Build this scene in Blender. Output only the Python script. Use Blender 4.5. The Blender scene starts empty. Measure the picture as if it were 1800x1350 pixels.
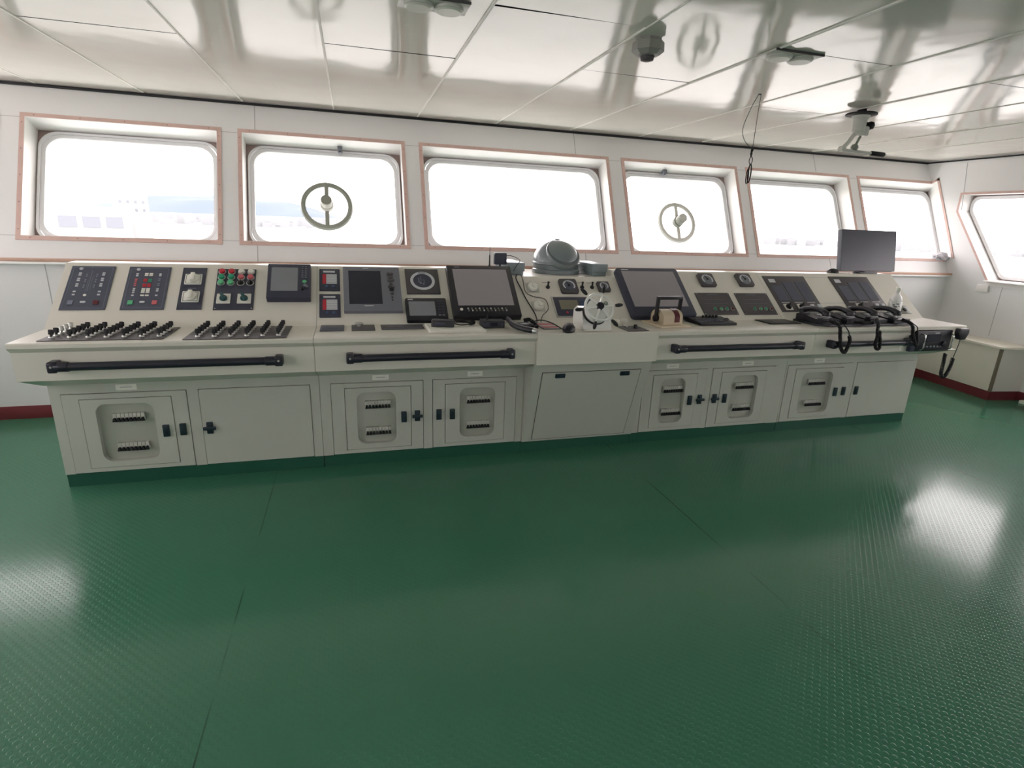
import bpy, bmesh, math, random
from math import sin, cos, tan, pi, radians, sqrt, atan2
from mathutils import Vector, Matrix
random.seed(7)
SC = bpy.context.scene
COL = SC.collection

# ---------------------------------------------------------------- materials
def lin(c):
    return tuple(((v / 255) / 12.92 if v / 255 <= .04045 else ((v / 255 + .055) / 1.055) ** 2.4) for v in c)

def mat(name, rgb, rough=.5, metal=0.0, ior=1.45, var=.04, scale=6.0, bump=0.0, bscale=60.0, coat=0.0):
    m = bpy.data.materials.new(name); m.use_nodes = True
    nt = m.node_tree; b = nt.nodes['Principled BSDF']
    c = lin(rgb)
    b.inputs['Roughness'].default_value = rough
    b.inputs['Metallic'].default_value = metal
    b.inputs['IOR'].default_value = ior
    b.inputs['Coat Weight'].default_value = coat
    tc = nt.nodes.new('ShaderNodeTexCoord')
    n = nt.nodes.new('ShaderNodeTexNoise'); n.inputs['Scale'].default_value = scale; n.inputs['Detail'].default_value = 4
    nt.links.new(tc.outputs['Object'], n.inputs['Vector'])
    mx = nt.nodes.new('ShaderNodeMix'); mx.data_type = 'RGBA'
    mx.inputs['A'].default_value = (*[v * (1 - var) for v in c], 1)
    mx.inputs['B'].default_value = (*[min(1, v * (1 + var)) for v in c], 1)
    nt.links.new(n.outputs['Fac'], mx.inputs['Factor'])
    nt.links.new(mx.outputs['Result'], b.inputs['Base Color'])
    if bump:
        n2 = nt.nodes.new('ShaderNodeTexNoise'); n2.inputs['Scale'].default_value = bscale; n2.inputs['Detail'].default_value = 2
        nt.links.new(tc.outputs['Object'], n2.inputs['Vector'])
        bp = nt.nodes.new('ShaderNodeBump'); bp.inputs['Strength'].default_value = bump; bp.inputs['Distance'].default_value = .01
        nt.links.new(n2.outputs['Fac'], bp.inputs['Height']); nt.links.new(bp.outputs['Normal'], b.inputs['Normal'])
    return m

M = dict(
    wall=mat('white wall laminate', (226, 226, 227), .35, ior=1.4, var=.02, scale=2),
    seam=mat('wall panel seam', (168, 169, 170), .6),
    casing=mat('pinkish brown casing strip', (206, 176, 168), .55, var=.12, scale=14),
    reveal=mat('white window reveal', (236, 235, 233), .4),
    alu=mat('window frame metal', (226, 226, 228), .3),
    plate=mat('window corner plate', (146, 128, 124), .6, var=.15),
    gasket=mat('black ceiling gasket', (26, 26, 30), .6),
    ledge=mat('ledge edge wood', (186, 150, 132), .5, var=.15, scale=20),
    base=mat('dark red skirting', (116, 52, 58), .35, var=.06),
    ceilbar=mat('ceiling joint strip', (236, 234, 228), .4),
    dark=mat('dark gap', (40, 38, 36), .8),
    cream=mat('console cream paint', (218, 214, 204), .3, var=.025, scale=3, bump=.02, bscale=220),
    cream_shaded=mat('console cream paint shaded', (190, 191, 182), .38, var=.03, scale=3, bump=.02, bscale=220),  # same cream paint, darkened: shade on the lower fronts put into the colour
    toe=mat('green painted plinth', (34, 84, 68), .4),
    locker=mat('beige locker laminate', (234, 228, 215), .4, var=.03),
    lockerg=mat('grey locker laminate', (220, 214, 208), .4, var=.03),
    lockedge=mat('locker corner strip', (118, 108, 92), .5),
    black=mat('black plastic', (34, 34, 41), .38),
    blackm=mat('matt black', (22, 22, 26), .6),
    rail=mat('black handrail', (36, 36, 48), .33),
    navy=mat('navy bezel plastic', (57, 60, 76), .42),
    slate=mat('slate panel', (74, 71, 74), .5),
    slateb=mat('blue slate panel', (74, 78, 94), .42),
    grey=mat('mid grey plastic', (112, 114, 124), .45),
    screen=mat('dark display glass', (36, 38, 52), .12, var=.02),
    screeng=mat('grey display glass', (150, 145, 150), .4, var=.02),
    screenl=mat('pale display glass', (128, 132, 138), .25, var=.02),
    lcd=mat('olive lcd', (122, 118, 104), .3),
    white=mat('white plastic', (226, 225, 216), .35),
    paper=mat('white paper', (232, 230, 222), .7),
    ink=mat('printed grey text', (96, 98, 104), .7),
    lightmark=mat('white print', (196, 198, 204), .6),
    dimmark=mat('dim print', (118, 122, 140), .6),
    red=mat('red lamp', (184, 44, 58), .3), pink=mat('pink lamp', (196, 98, 104), .3),
    green=mat('green lamp', (46, 150, 112), .3), greenl=mat('light green lamp', (92, 178, 130), .3),
    teal=mat('teal handle', (30, 72, 76), .4), tealb=mat('blue teal latch', (30, 46, 56), .4),
    blue=mat('blue key', (60, 84, 120), .4),
    chrome=mat('chrome', (214, 214, 216), .18, metal=1.0),
    steel=mat('brushed steel', (196, 196, 192), .35, metal=.8),
    compass=mat('grey binnacle enamel', (118, 128, 132), .3, coat=.4),
    compassm=mat('grey compass box', (128, 140, 144), .35),
    wheel=mat('white wheel enamel', (230, 230, 226), .25, coat=.3),
    tele=mat('beige telegraph', (206, 190, 166), .4), maroon=mat('maroon dial', (92, 30, 38), .3),
    monitor=mat('dark monitor screen', (56, 58, 72), .35, var=.02),
    olive=mat('grey green wiper enamel', (140, 144, 134), .4), silvg=mat('pale grey metal', (206, 206, 200), .35),
    bottle=mat('translucent white plastic', (232, 232, 230), .3),
    bag=mat('grey white crumpled plastic', (196, 196, 204), .4),
    khaki=mat('grey green socket plate', (108, 112, 104), .4),
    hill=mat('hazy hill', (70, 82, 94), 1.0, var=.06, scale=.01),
    quay=mat('pale quay', (128, 131, 134), 1.0, var=.1, scale=.05),
    shipw=mat('ship white', (150, 152, 152), .6), shipg=mat('ship window', (106, 110, 117), .4),
    sea=mat('sea', (136, 137, 133), .5, var=.15, scale=.05),
    detect=mat('grey detector plastic', (150, 149, 144), .4),
    hoodc=mat('grey hood cover', (98, 108, 112), .55),
    breaker=mat('cream breaker body', (188, 188, 180), .45),
    doorp=mat('door grey', (186, 188, 190), .4),
)

def glass_mat():
    m = bpy.data.materials.new('clear window glass'); m.use_nodes = True
    nt = m.node_tree; nt.nodes.clear()
    o = nt.nodes.new('ShaderNodeOutputMaterial'); mx = nt.nodes.new('ShaderNodeMixShader')
    t = nt.nodes.new('ShaderNodeBsdfTransparent'); t.inputs['Color'].default_value = (.98, .98, .975, 1)
    g = nt.nodes.new('ShaderNodeBsdfGlossy'); g.inputs['Roughness'].default_value = .02
    lw = nt.nodes.new('ShaderNodeLayerWeight'); lw.inputs['Blend'].default_value = .5
    pw = nt.nodes.new('ShaderNodeMath'); pw.operation = 'POWER'; pw.inputs[1].default_value = 5
    f = nt.nodes.new('ShaderNodeMath'); f.operation = 'MULTIPLY_ADD'; f.inputs[1].default_value = .6; f.inputs[2].default_value = .025
    nt.links.new(lw.outputs['Facing'], pw.inputs[0]); nt.links.new(pw.outputs[0], f.inputs[0])
    nt.links.new(f.outputs[0], mx.inputs[0]); nt.links.new(t.outputs[0], mx.inputs[1]); nt.links.new(g.outputs[0], mx.inputs[2])
    nt.links.new(mx.outputs[0], o.inputs[0]); return m
M['glass'] = glass_mat()

def floor_mat():
    m = mat('green stud vinyl', (62, 116, 92), .3, ior=1.36, var=.08, scale=1.2)
    nt = m.node_tree; b = nt.nodes['Principled BSDF']
    N = nt.nodes.new; L = nt.links.new
    def math_(op, a, bb=None):
        n = N('ShaderNodeMath'); n.operation = op
        for i, v in enumerate((a, bb)):
            if v is None: continue
            if isinstance(v, (int, float)): n.inputs[i].default_value = v
            else: L(v, n.inputs[i])
        return n.outputs[0]
    tc = N('ShaderNodeTexCoord'); sp = N('ShaderNodeSeparateXYZ'); L(tc.outputs['Object'], sp.inputs[0])
    x, y = sp.outputs[0], sp.outputs[1]
    P = .036
    def stud(ox, oy):
        fx = math_('SUBTRACT', math_('FRACT', math_('ADD', math_('DIVIDE', x, P), ox)), .5)
        fy = math_('SUBTRACT', math_('FRACT', math_('ADD', math_('DIVIDE', y, P), oy)), .5)
        d = math_('SQRT', math_('ADD', math_('MULTIPLY', fx, fx), math_('MULTIPLY', fy, fy)))
        mr = N('ShaderNodeMapRange'); mr.interpolation_type = 'SMOOTHSTEP'
        mr.inputs['From Min'].default_value = .27; mr.inputs['From Max'].default_value = .20
        L(d, mr.inputs['Value']); return mr.outputs[0]
    s = math_('MAXIMUM', stud(0, 0), stud(.5, .5))
    # welded sheet seams: thin grooves running fore and aft
    seams = None
    for sx in (-2.94, -.54, 1.86, 4.27):
        g = math_('LESS_THAN', math_('ABSOLUTE', math_('SUBTRACT', x, sx)), .003)
        seams = g if seams is None else math_('MAXIMUM', seams, g)
    src = b.inputs['Base Color'].links[0].from_socket
    dk = N('ShaderNodeMix'); dk.data_type = 'RGBA'; dk.inputs['B'].default_value = (.012, .03, .022, 1)     # dirt in the seams
    ns = N('ShaderNodeTexNoise'); ns.inputs['Scale'].default_value = 1.7; L(tc.outputs['Object'], ns.inputs['Vector'])
    gr = N('ShaderNodeMapRange'); gr.inputs['From Min'].default_value = .45; gr.inputs['From Max'].default_value = .62; L(ns.outputs['Fac'], gr.inputs['Value'])
    L(math_('MULTIPLY', seams, math_('MULTIPLY', gr.outputs[0], .8)), dk.inputs['Factor']); L(src, dk.inputs['A']); L(dk.outputs['Result'], b.inputs['Base Color'])
    h = math_('SUBTRACT', s, math_('MULTIPLY', seams, 1.5))
    nz = N('ShaderNodeTexNoise'); nz.inputs['Scale'].default_value = 3; nz.inputs['Detail'].default_value = 3
    L(tc.outputs['Object'], nz.inputs['Vector'])
    h = math_('ADD', h, math_('MULTIPLY', nz.outputs['Fac'], .8))
    bp = N('ShaderNodeBump'); bp.inputs['Strength'].default_value = .32; bp.inputs['Distance'].default_value = .0018
    L(h, bp.inputs['Height']); L(bp.outputs['Normal'], b.inputs['Normal'])
    # scuffed roughness
    n2 = N('ShaderNodeTexNoise'); n2.inputs['Scale'].default_value = 1.1; n2.inputs['Detail'].default_value = 6
    L(tc.outputs['Object'], n2.inputs['Vector'])
    mr = N('ShaderNodeMapRange'); mr.inputs['To Min'].default_value = .10; mr.inputs['To Max'].default_value = .20
    L(n2.outputs['Fac'], mr.inputs['Value']); L(mr.outputs[0], b.inputs['Roughness'])
    return m
M['floor'] = floor_mat()

def ceil_mat():
    m = mat('glossy white ceiling panel', (236, 232, 224), .1, ior=1.5, var=.02, scale=1.5)
    nt = m.node_tree; b = nt.nodes['Principled BSDF']
    tc = nt.nodes.new('ShaderNodeTexCoord')
    n = nt.nodes.new('ShaderNodeTexNoise'); n.inputs['Scale'].default_value = 1.6; n.inputs['Detail'].default_value = 2
    nt.links.new(tc.outputs['Object'], n.inputs['Vector'])
    bp = nt.nodes.new('ShaderNodeBump'); bp.inputs['Strength'].default_value = .12; bp.inputs['Distance'].default_value = .05
    nt.links.new(n.outputs['Fac'], bp.inputs['Height']); nt.links.new(bp.outputs['Normal'], b.inputs['Normal'])
    n2 = nt.nodes.new('ShaderNodeTexNoise'); n2.inputs['Scale'].default_value = .8
    nt.links.new(tc.outputs['Object'], n2.inputs['Vector'])
    mr = nt.nodes.new('ShaderNodeMapRange'); mr.inputs['To Min'].default_value = .03; mr.inputs['To Max'].default_value = .17
    nt.links.new(n2.outputs['Fac'], mr.inputs['Value']); nt.links.new(mr.outputs[0], b.inputs['Roughness'])
    return m
M['ceil'] = ceil_mat()

# ---------------------------------------------------------------- mesh building
def round_poly(pts, r, n=6):
    out = []; k = len(pts)
    for i in range(k):
        p0, p, p1 = Vector(pts[i - 1]), Vector(pts[i]), Vector(pts[(i + 1) % k])
        a = (p0 - p).normalized(); b = (p1 - p).normalized()
        ang = math.acos(max(-1, min(1, a.dot(b)))); t = r / tan(ang / 2)
        t = min(t, (p0 - p).length * .49, (p1 - p).length * .49); rr = t * tan(ang / 2)
        c = p + (a + b).normalized() * (rr / sin(ang / 2))
        s, e = p + a * t - c, p + b * t - c
        a0, a1 = atan2(s.y, s.x), atan2(e.y, e.x)
        d = (a1 - a0 + pi) % (2 * pi) - pi
        for j in range(n + 1):
            q = a0 + d * j / n; out.append((c.x + rr * cos(q), c.y + rr * sin(q)))
    return out

def inset_poly(pts, e):
    k = len(pts); out = []
    area = sum(pts[i - 1][0] * pts[i][1] - pts[i][0] * pts[i - 1][1] for i in range(k))
    sg = 1 if area > 0 else -1
    for i in range(k):
        p0, p, p1 = Vector(pts[i - 1]), Vector(pts[i]), Vector(pts[(i + 1) % k])
        a = (p - p0).normalized(); b = (p1 - p).normalized()
        na, nb = Vector((-a.y, a.x)) * sg, Vector((-b.y, b.x)) * sg
        h = (na + nb); h = h / h.length_squared * 2
        q = p + h * e; out.append((q.x, q.y))
    return out

def rect(x0, x1, y0, y1): return [(x0, y0), (x1, y0), (x1, y1), (x0, y1)]

class MB:
    def __init__(s): s.bm = bmesh.new(); s.mi = 0; s.T = Matrix()
    def _merge(s, t, m=None):
        mm = s.T @ m if m is not None else s.T
        t.transform(mm)
        for f in t.faces: f.material_index = s.mi
        me = bpy.data.meshes.new('tmp'); t.to_mesh(me); t.free(); s.bm.from_mesh(me); bpy.data.meshes.remove(me); return s
    def box(s, x0, x1, y0, y1, z0, z1, bev=0.0, seg=2, m=None):
        t = bmesh.new(); bmesh.ops.create_cube(t, size=1)
        for v in t.verts: v.co = Vector(((x0 + x1) / 2 + v.co.x * (x1 - x0), (y0 + y1) / 2 + v.co.y * (y1 - y0), (z0 + z1) / 2 + v.co.z * (z1 - z0)))
        if bev: bmesh.ops.bevel(t, geom=t.edges[:], offset=bev, segments=seg, affect='EDGES', profile=.5)
        return s._merge(t, m)
    def prism(s, pts, z0, z1, m=None, bev=0.0):
        t = bmesh.new()
        a = [t.verts.new((x, y, z0)) for x, y in pts]; b = [t.verts.new((x, y, z1)) for x, y in pts]
        k = len(pts)
        t.faces.new(a[::-1]); top = t.faces.new(b)
        for i in range(k): t.faces.new((a[i], a[(i + 1) % k], b[(i + 1) % k], b[i]))
        bmesh.ops.recalc_face_normals(t, faces=t.faces)
        if bev: bmesh.ops.bevel(t, geom=list(top.edges), offset=bev, segments=2, affect='EDGES', profile=.5)
        return s._merge(t, m)
    def rbox(s, x0, x1, y0, y1, z0, z1, r=.01, bev=0.0, m=None, n=4):
        return s.prism(round_poly(rect(x0, x1, y0, y1), r, n), z0, z1, m, bev)
    def ring(s, outer, inner, z0, z1, m=None):
        t = bmesh.new(); k = len(outer)
        L = [[t.verts.new((x, y, z)) for x, y in p] for p, z in ((outer, z0), (outer, z1), (inner, z1), (inner, z0))]
        for q in range(4):
            A, B = L[q], L[(q + 1) % 4]
            for i in range(k):
                j = (i + 1) % k
                t.faces.new((A[i], A[j], B[j], B[i]))
        bmesh.ops.remove_doubles(t, verts=t.verts, dist=1e-5)
        bmesh.ops.dissolve_degenerate(t, edges=t.edges, dist=1e-6)
        bmesh.ops.recalc_face_normals(t, faces=t.faces)
        return s._merge(t, m)
    def plate_hole(s, poly, inner_r, e, z0, z1, m=None, n=6):
        """plate with the outline poly and a rounded opening inset by e"""
        ip = round_poly(inset_poly(poly, e), inner_r, n)
        op = [p for p in poly for _ in range(n + 1)]
        return s.ring(op, ip, z0, z1, m)
    def cyl(s, p0, p1, r0, r1=None, n=20, bev=0.0):
        r1 = r0 if r1 is None else r1
        p0, p1 = Vector(p0), Vector(p1); d = p1 - p0
        t = bmesh.new(); bmesh.ops.create_cone(t, cap_ends=True, segments=n, radius1=r0, radius2=r1, depth=d.length)
        if bev:
            es = [e for e in t.edges if len(e.link_faces) == 2 and any(len(f.verts) > 4 for f in e.link_faces)]
            bmesh.ops.bevel(t, geom=es, offset=bev, segments=2, affect='EDGES', profile=.5)
        q = Vector((0, 0, 1)).rotation_difference(d.normalized()).to_matrix().to_4x4()
        return s._merge(t, Matrix.Translation((p0 + p1) / 2) @ q)
    def tube(s, pts, r, n=8, closed=False):
        pts = [Vector(p) for p in pts]; t = bmesh.new(); rings = []; k = len(pts)
        up = None
        for i, p in enumerate(pts):
            if closed: d = (pts[(i + 1) % k] - pts[i - 1]).normalized()
            else: d = (pts[min(i + 1, k - 1)] - pts[max(i - 1, 0)]).normalized()
            if up is None:
                up = d.orthogonal().normalized()
            else:
                up = (up - d * up.dot(d))
                up = up.normalized() if up.length > 1e-6 else d.orthogonal().normalized()
            sd = d.cross(up)
            rr = r[i] if isinstance(r, (list, tuple)) else r
            rings.append([t.verts.new(p + (up * cos(2 * pi * j / n) + sd * sin(2 * pi * j / n)) * rr) for j in range(n)])
        for i in range(k if closed else k - 1):
            A, B = rings[i], rings[(i + 1) % k]
            for j in range(n): t.faces.new((A[j], A[(j + 1) % n], B[(j + 1) % n], B[j]))
        if not closed: t.faces.new(rings[0][::-1]); t.faces.new(rings[-1])
        bmesh.ops.recalc_face_normals(t, faces=t.faces)
        return s._merge(t)
    def lathe(s, prof, n=32, m=None, loop=False):
        t = bmesh.new(); rings = []
        for r, z in prof:
            rings.append([t.verts.new((r * cos(2 * pi * j / n), r * sin(2 * pi * j / n), z)) for j in range(n)] if r > 1e-6 else [t.verts.new((0, 0, z))])
        for A, B in list(zip(rings, rings[1:])) + ([(rings[-1], rings[0])] if loop else []):
            if len(A) == 1 and len(B) == 1: continue
            for j in range(n):
                if len(A) == 1: t.faces.new((A[0], B[(j + 1) % n], B[j]))
                elif len(B) == 1: t.faces.new((A[j], A[(j + 1) % n], B[0]))
                else: t.faces.new((A[j], A[(j + 1) % n], B[(j + 1) % n], B[j]))
        if len(rings[0]) > 1 and not loop: t.faces.new(rings[0][::-1])
        if len(rings[-1]) > 1 and not loop: t.faces.new(rings[-1])
        bmesh.ops.recalc_face_normals(t, faces=t.faces)
        return s._merge(t, m)
    def torus(s, R, r, n=40, k=10, m=None):
        keep = s.T
        if m is not None: s.T = s.T @ m
        s.tube([(R * cos(2 * pi * i / n), R * sin(2 * pi * i / n), 0) for i in range(n)], r, k, True); s.T = keep; return s
    def build(s, name, mats, parent=None, ang=32, smooth=True):
        me = bpy.data.meshes.new(name); s.bm.to_mesh(me); s.bm.free()
        for m in (mats if isinstance(mats, (list, tuple)) else [mats]): me.materials.append(M[m] if isinstance(m, str) else m)
        if smooth and len(me.polygons):
            me.polygons.foreach_set('use_smooth', [True] * len(me.polygons)); me.set_sharp_from_angle(angle=radians(ang))
        me.update()
        o = bpy.data.objects.new(name, me); COL.objects.link(o)
        if parent is not None: o.parent = parent
        return o

def thing(name, label, cat, mtx=None, group=None, kind=None):
    o = bpy.data.objects.new(name, None); COL.objects.link(o); o.empty_display_size = .05
    if mtx is not None: o.matrix_world = mtx
    return tag(o, label, cat, group, kind)
def tag(o, label, cat, group=None, kind=None):
    o['label'] = label; o['category'] = cat
    if group: o['group'] = group
    if kind: o['kind'] = kind
    return o
def put(o, x, y, z=0.0, rz=0.0):
    o.location = (x, y, z); o.rotation_euler = (0, 0, rz); return o
def copyp(o, parent, x, y, z=0.0, rz=None):
    """a copy of a part and of its sub-parts"""
    c = o.copy(); COL.objects.link(c); c.parent = parent; c.location = (x, y, z)
    if rz is not None: c.rotation_euler = (0, 0, rz)
    for ch in o.children:
        d = ch.copy(); COL.objects.link(d); d.parent = c
    return c
def copyt(root, mtx, label=None):
    """a copy of a thing with its parts and sub-parts"""
    r = root.copy(); COL.objects.link(r); r.matrix_world = mtx
    if label: r['label'] = label
    for ch in root.children:
        c = ch.copy(); COL.objects.link(c); c.parent = r
        for g in ch.children:
            d = g.copy(); COL.objects.link(d); d.parent = c
    return r
def coil(path, R, pitch, r, sub=8):
    """helix wound round a polyline"""
    path = [Vector(p) for p in path]; out = []; acc = 0.0; up = None
    for a, b in zip(path, path[1:]):
        d = (b - a); L = d.length; dn = d.normalized()
        up = dn.orthogonal().normalized() if up is None else (up - dn * up.dot(dn)).normalized()
        sd = dn.cross(up); k = max(2, int(L / pitch * sub))
        for i in range(k):
            w = 2 * pi * acc / pitch
            out.append(a + d * i / k + (up * cos(w) + sd * sin(w)) * R); acc += L / k
    return out
def smooth_path(pts, n=8):
    P = [Vector(p) for p in pts]; P = [P[0] * 2 - P[1]] + P + [P[-1] * 2 - P[-2]]; out = []
    for i in range(1, len(P) - 2):
        for j in range(n):
            t = j / n
            out.append(.5 * ((2 * P[i]) + (P[i + 1] - P[i - 1]) * t + (2 * P[i - 1] - 5 * P[i] + 4 * P[i + 1] - P[i + 2]) * t * t + (-P[i - 1] + 3 * P[i] - 3 * P[i + 1] + P[i + 2]) * t ** 3))
    out.append(P[-2]); return out

# ---------------------------------------------------------------- the room's measures (metres)
XL, XR = -3.70, 6.87          # side walls
YB = -2.6                     # aft wall
YF, ZK = 5.0, 1.25            # forward wall below, height at which it starts to lean out
TH = radians(24.5); CT, ST = cos(TH), sin(TH)
ZC = 2.546
def wall_y(z): return YF + (z - ZK) * ST / CT
def WL(x=0, t=0, n=0):         # frame on the leaning wall: x along, y up the wall, z into the room
    o = Vector((x, YF, ZK)) + Vector((0, ST, CT)) * t + Vector((0, -CT, ST)) * n
    return Matrix(((1, 0, 0, o.x), (0, ST, -CT, o.y), (0, CT, ST, o.z), (0, 0, 0, 1)))
T0, T1, TTOP = .181, 1.139, (ZC - ZK) / CT

# floor, ceiling
f = MB().box(XL - .2, XR + .2, YB - .2, 5.9, -.1, 0).build('floor', 'floor', smooth=False)
tag(f, 'green studded vinyl deck floor of the wheelhouse', 'floor', kind='structure')

cb = MB()
cb.mi = 1; cb.box(XL - .2, XR + .2, YB - .2, 6.0, ZC + .012, ZC + .1)
cb.mi = 0
sx = [-3.70, -3.05, -2.31, -1.575, -.842, -.105, .63, 1.37, 2.13, 2.90, 3.65, 4.37, 5.09, 5.83, 6.87]
cross = {3: [3.71], 4: [2.4], 5: [3.55], 6: [2.66], 7: [3.46], 8: [2.68], 9: [3.865], 10: [2.72], 11: [3.80], 12: [2.9], 13: [3.7]}
for i in range(len(sx) - 1):
    ys = [YB] + sorted([c - 2.2 for c in cross.get(i, [3.0])] + cross.get(i, [3.0])) + [5.62]
    for a, b in zip(ys, ys[1:]):
        g = .006
        t = bmesh.new()
        zz = [ZC + random.uniform(-.003, .003) for _ in range(4)]
        vs = [t.verts.new(p) for p in ((sx[i] + .005, a + g, zz[0]), (sx[i] + .005, b - g, zz[1]), (sx[i + 1] - .005, b - g, zz[2]), (sx[i + 1] - .005, a + g, zz[3]))]
        t.faces.new(vs); cb._merge(t)
ceil = cb.build('ceiling', ['ceil', 'dark'], smooth=False)
tag(ceil, 'glossy white panelled ceiling over the whole wheelhouse', 'ceiling', kind='structure')
cs = MB()
for x in sx[1:-1]: cs.box(x - .0065, x + .0065, YB, 5.56, ZC - .006, ZC + .004, .002, 1)
cs.build('joint_strip', 'ceilbar', ceil)

# forward wall with six openings and one beyond the frame
WX = [(-3.86 + .22, -2.57), (-2.378, -1.045), (-.855, .470), (.660, 2.502), (2.705, 4.026), (4.203, 5.560), (5.743, 6.87)]
w = MB()
w.box(XL - .1, XR + .1, YF, YF + .06, 0, ZK)
w.T = WL()
w.box(XL, XR, -.005, T0, -.02, 0); w.box(XL, XR, T1, TTOP + .03, -.02, 0)
ed = [XL] + [v for p in WX for v in p] + [XR]
for a, b in zip(ed[0::2], ed[1::2]):
    if b - a > .005: w.box(a, b, T0, T1, -.02, 0)
w.T = Matrix()
wf = tag(w.build('wall_front', 'wall', smooth=False), 'white forward wall that leans outward above the ledge', 'wall', kind='structure')
w = MB(); w.T = WL()
for x in (-.752, 2.18, 5.13):
    w.box(x - .003, x + .003, T1, TTOP, 0, .0012); w.box(x - .003, x + .003, 0, T0, 0, .0012)
for a, b in zip(ed[2:-1:2], ed[3::2]):
    w.box(a, b, T1 - .004, T1 - .001, 0, .001); w.box(a, b, T0 + .001, T0 + .004, 0, .001)
w.T = Matrix()
for x in (-2.232, -3.1): w.box(x - .003, x + .003, YF - .0012, YF, .1, 1.22)
w.build('panel_seam', 'seam', wf, smooth=False)

def window(i, x0, x1, label, gx1=None):
    r = thing('window_%d' % i, label, 'window', WL(), kind='structure')
    D = .175; gx1 = x1 if gx1 is None else gx1
    if gx1 == x1:
        op = rect(x0, x1, T0, T1)
        b = MB(); b.ring(inset_poly(op, -.032), op, .0, .007); b.mi = 1
        for q in range(5):
            xx = x0 + .06 + (x1 - x0 - .12) * q / 4
            for tt in (T0 - .016, T1 + .016): b.cyl((xx, tt, .006), (xx, tt, .0085), .0045, n=8)
            for xe in (x0 - .016, x1 + .016): b.cyl((xe, T0 + .05 + .215 * q, .006), (xe, T0 + .05 + .215 * q, .0085), .0045, n=8)
        b.build('casing', ['casing', 'plate'], r, smooth=False)
        MB().ring(inset_poly(op, -.004), inset_poly(op, .002), -D - .01, .006).build('reveal', 'reveal', r, smooth=False)
    else:
        b = MB()
        b.box(x0 - .032, x1, T1, T1 + .032, 0, .007); b.box(x0 - .032, x1, T0 - .032, T0, 0, .007); b.box(x0 - .032, x0, T0, T1, 0, .007)
        b.box(x1 - .008, x1 - .001, T0 - .02, T1 + .026, .075, .10); b.box(x1 - .008, x1 - .001, T1, T1 + .026, 0, .10)
        b.build('casing', 'casing', r, smooth=False)
        b = MB()
        b.box(x0 - .004, gx1, T1 - .002, T1 + .004, -D - .01, .006); b.box(x0 - .004, gx1, T0 - .004, T0 + .002, -D - .01, .006)
        b.box(x0 - .004, x0 + .002, T0, T1, -D - .01, .006)
        t = bmesh.new()
        q = [t.verts.new(p) for p in ((x1, T0, .09), (x1, T1, .09), (gx1, T1, -D - .01), (gx1, T0, -D - .01))]; t.faces.new(q)
        b._merge(t); b.prism([(x1, .006), (gx1 + .01, -D - .01), (x1 + .001, .09)], T1, T1 + .004, Matrix(((1, 0, 0, 0), (0, 0, 1, 0), (0, 1, 0, 0), (0, 0, 0, 1))))
        b.prism([(x1, .006), (gx1 + .01, -D - .01), (x1 + .001, .09)], T0 - .004, T0, Matrix(((1, 0, 0, 0), (0, 0, 1, 0), (0, 1, 0, 0), (0, 0, 0, 1))))
        b.build('reveal', 'reveal', r, smooth=False)
    op = rect(x0, gx1, T0, T1)
    MB().plate_hole(op, .125, .028, -D - .012, -D).build('corner_plate', 'plate', r, smooth=False)
    b = MB(); n = 8
    for e0, e1, z in ((.016, .034, .022), (.034, .052, .013), (.050, .066, .018)):
        b.ring(round_poly(inset_poly(op, e0), .135, n), round_poly(inset_poly(op, e1), .125, n), -D, -D + z)
    b.build('frame', 'alu', r)
    MB().prism(round_poly(inset_poly(op, .03), .13, 8), -D - .010, -D - .004).build('pane', 'glass', r, smooth=False)
    return r
names = ['front window at the far port end beside the corner', 'leftmost front window in view, pale ship and hill behind its glass',
         'front window with a dark clear view screen, left of the widest pane', 'widest front window, above the grey compass dome',
         'front window with a pale clear view screen, right of the widest pane', 'front window under the hanging cord, beside the black monitor',
         'front window at the starboard corner, crumpled bag on its sill']
for i, ((a, b), l) in enumerate(zip(WX, names)): window(i, a, b, l, 7.04 if i == 6 else None)

# side walls with their windows
SW = [(3.72, 5.065), (2.10, 3.40), (.45, 1.78), (-1.25, .10)]
SZ0, SZ1 = 1.22, 2.15
def side_wall(name, X, out, label):
    R = Matrix(((0, 0, out, X), (1, 0, 0, 0), (0, 1, 0, 0), (0, 0, 0, 1)))     # local x = Y, y = Z, z = outward
    b = MB(); b.T = R; th = .02
    b.box(YB, 5.0, 0, SZ0, 0, th)
    b.box(YB, 5.065, SZ1, ZC, 0, th)
    ys = [YB]
    for a, c in reversed(SW): ys += [a, c]
    for a, c in zip(ys[0::2], ys[1::2]): b.box(a, c, SZ0, SZ1, 0, th)
    b.prism([(4.54, SZ0), (wall_y(SZ0), SZ0), (5.0, 1.25), (wall_y(1.415), 1.415), (4.993, 1.452), (5.390, 2.322), (5.475, 2.288), (wall_y(ZC), ZC), (5.065, ZC), (5.065, 1.967)], 0, th)
    b.T = Matrix(); o = tag(b.build(name, 'wall', smooth=False), label, 'wall', kind='structure')
    b = MB(); b.T = R
    b.prism([(5.098, 2.5), (5.104, 2.5), (5.036, 1.98), (5.03, 1.98)][::-1], -.0012, 0)
    b.box(4.375, 4.381, .62, 1.21, -.0012, 0)
    b.build('panel_seam', 'seam', o, smooth=False)
    return R
RS = side_wall('wall_right', XR, 1, 'white starboard side wall with slanted edged windows')
LS = side_wall('wall_left', XL, -1, 'white port side wall with slanted edged windows')
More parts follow.
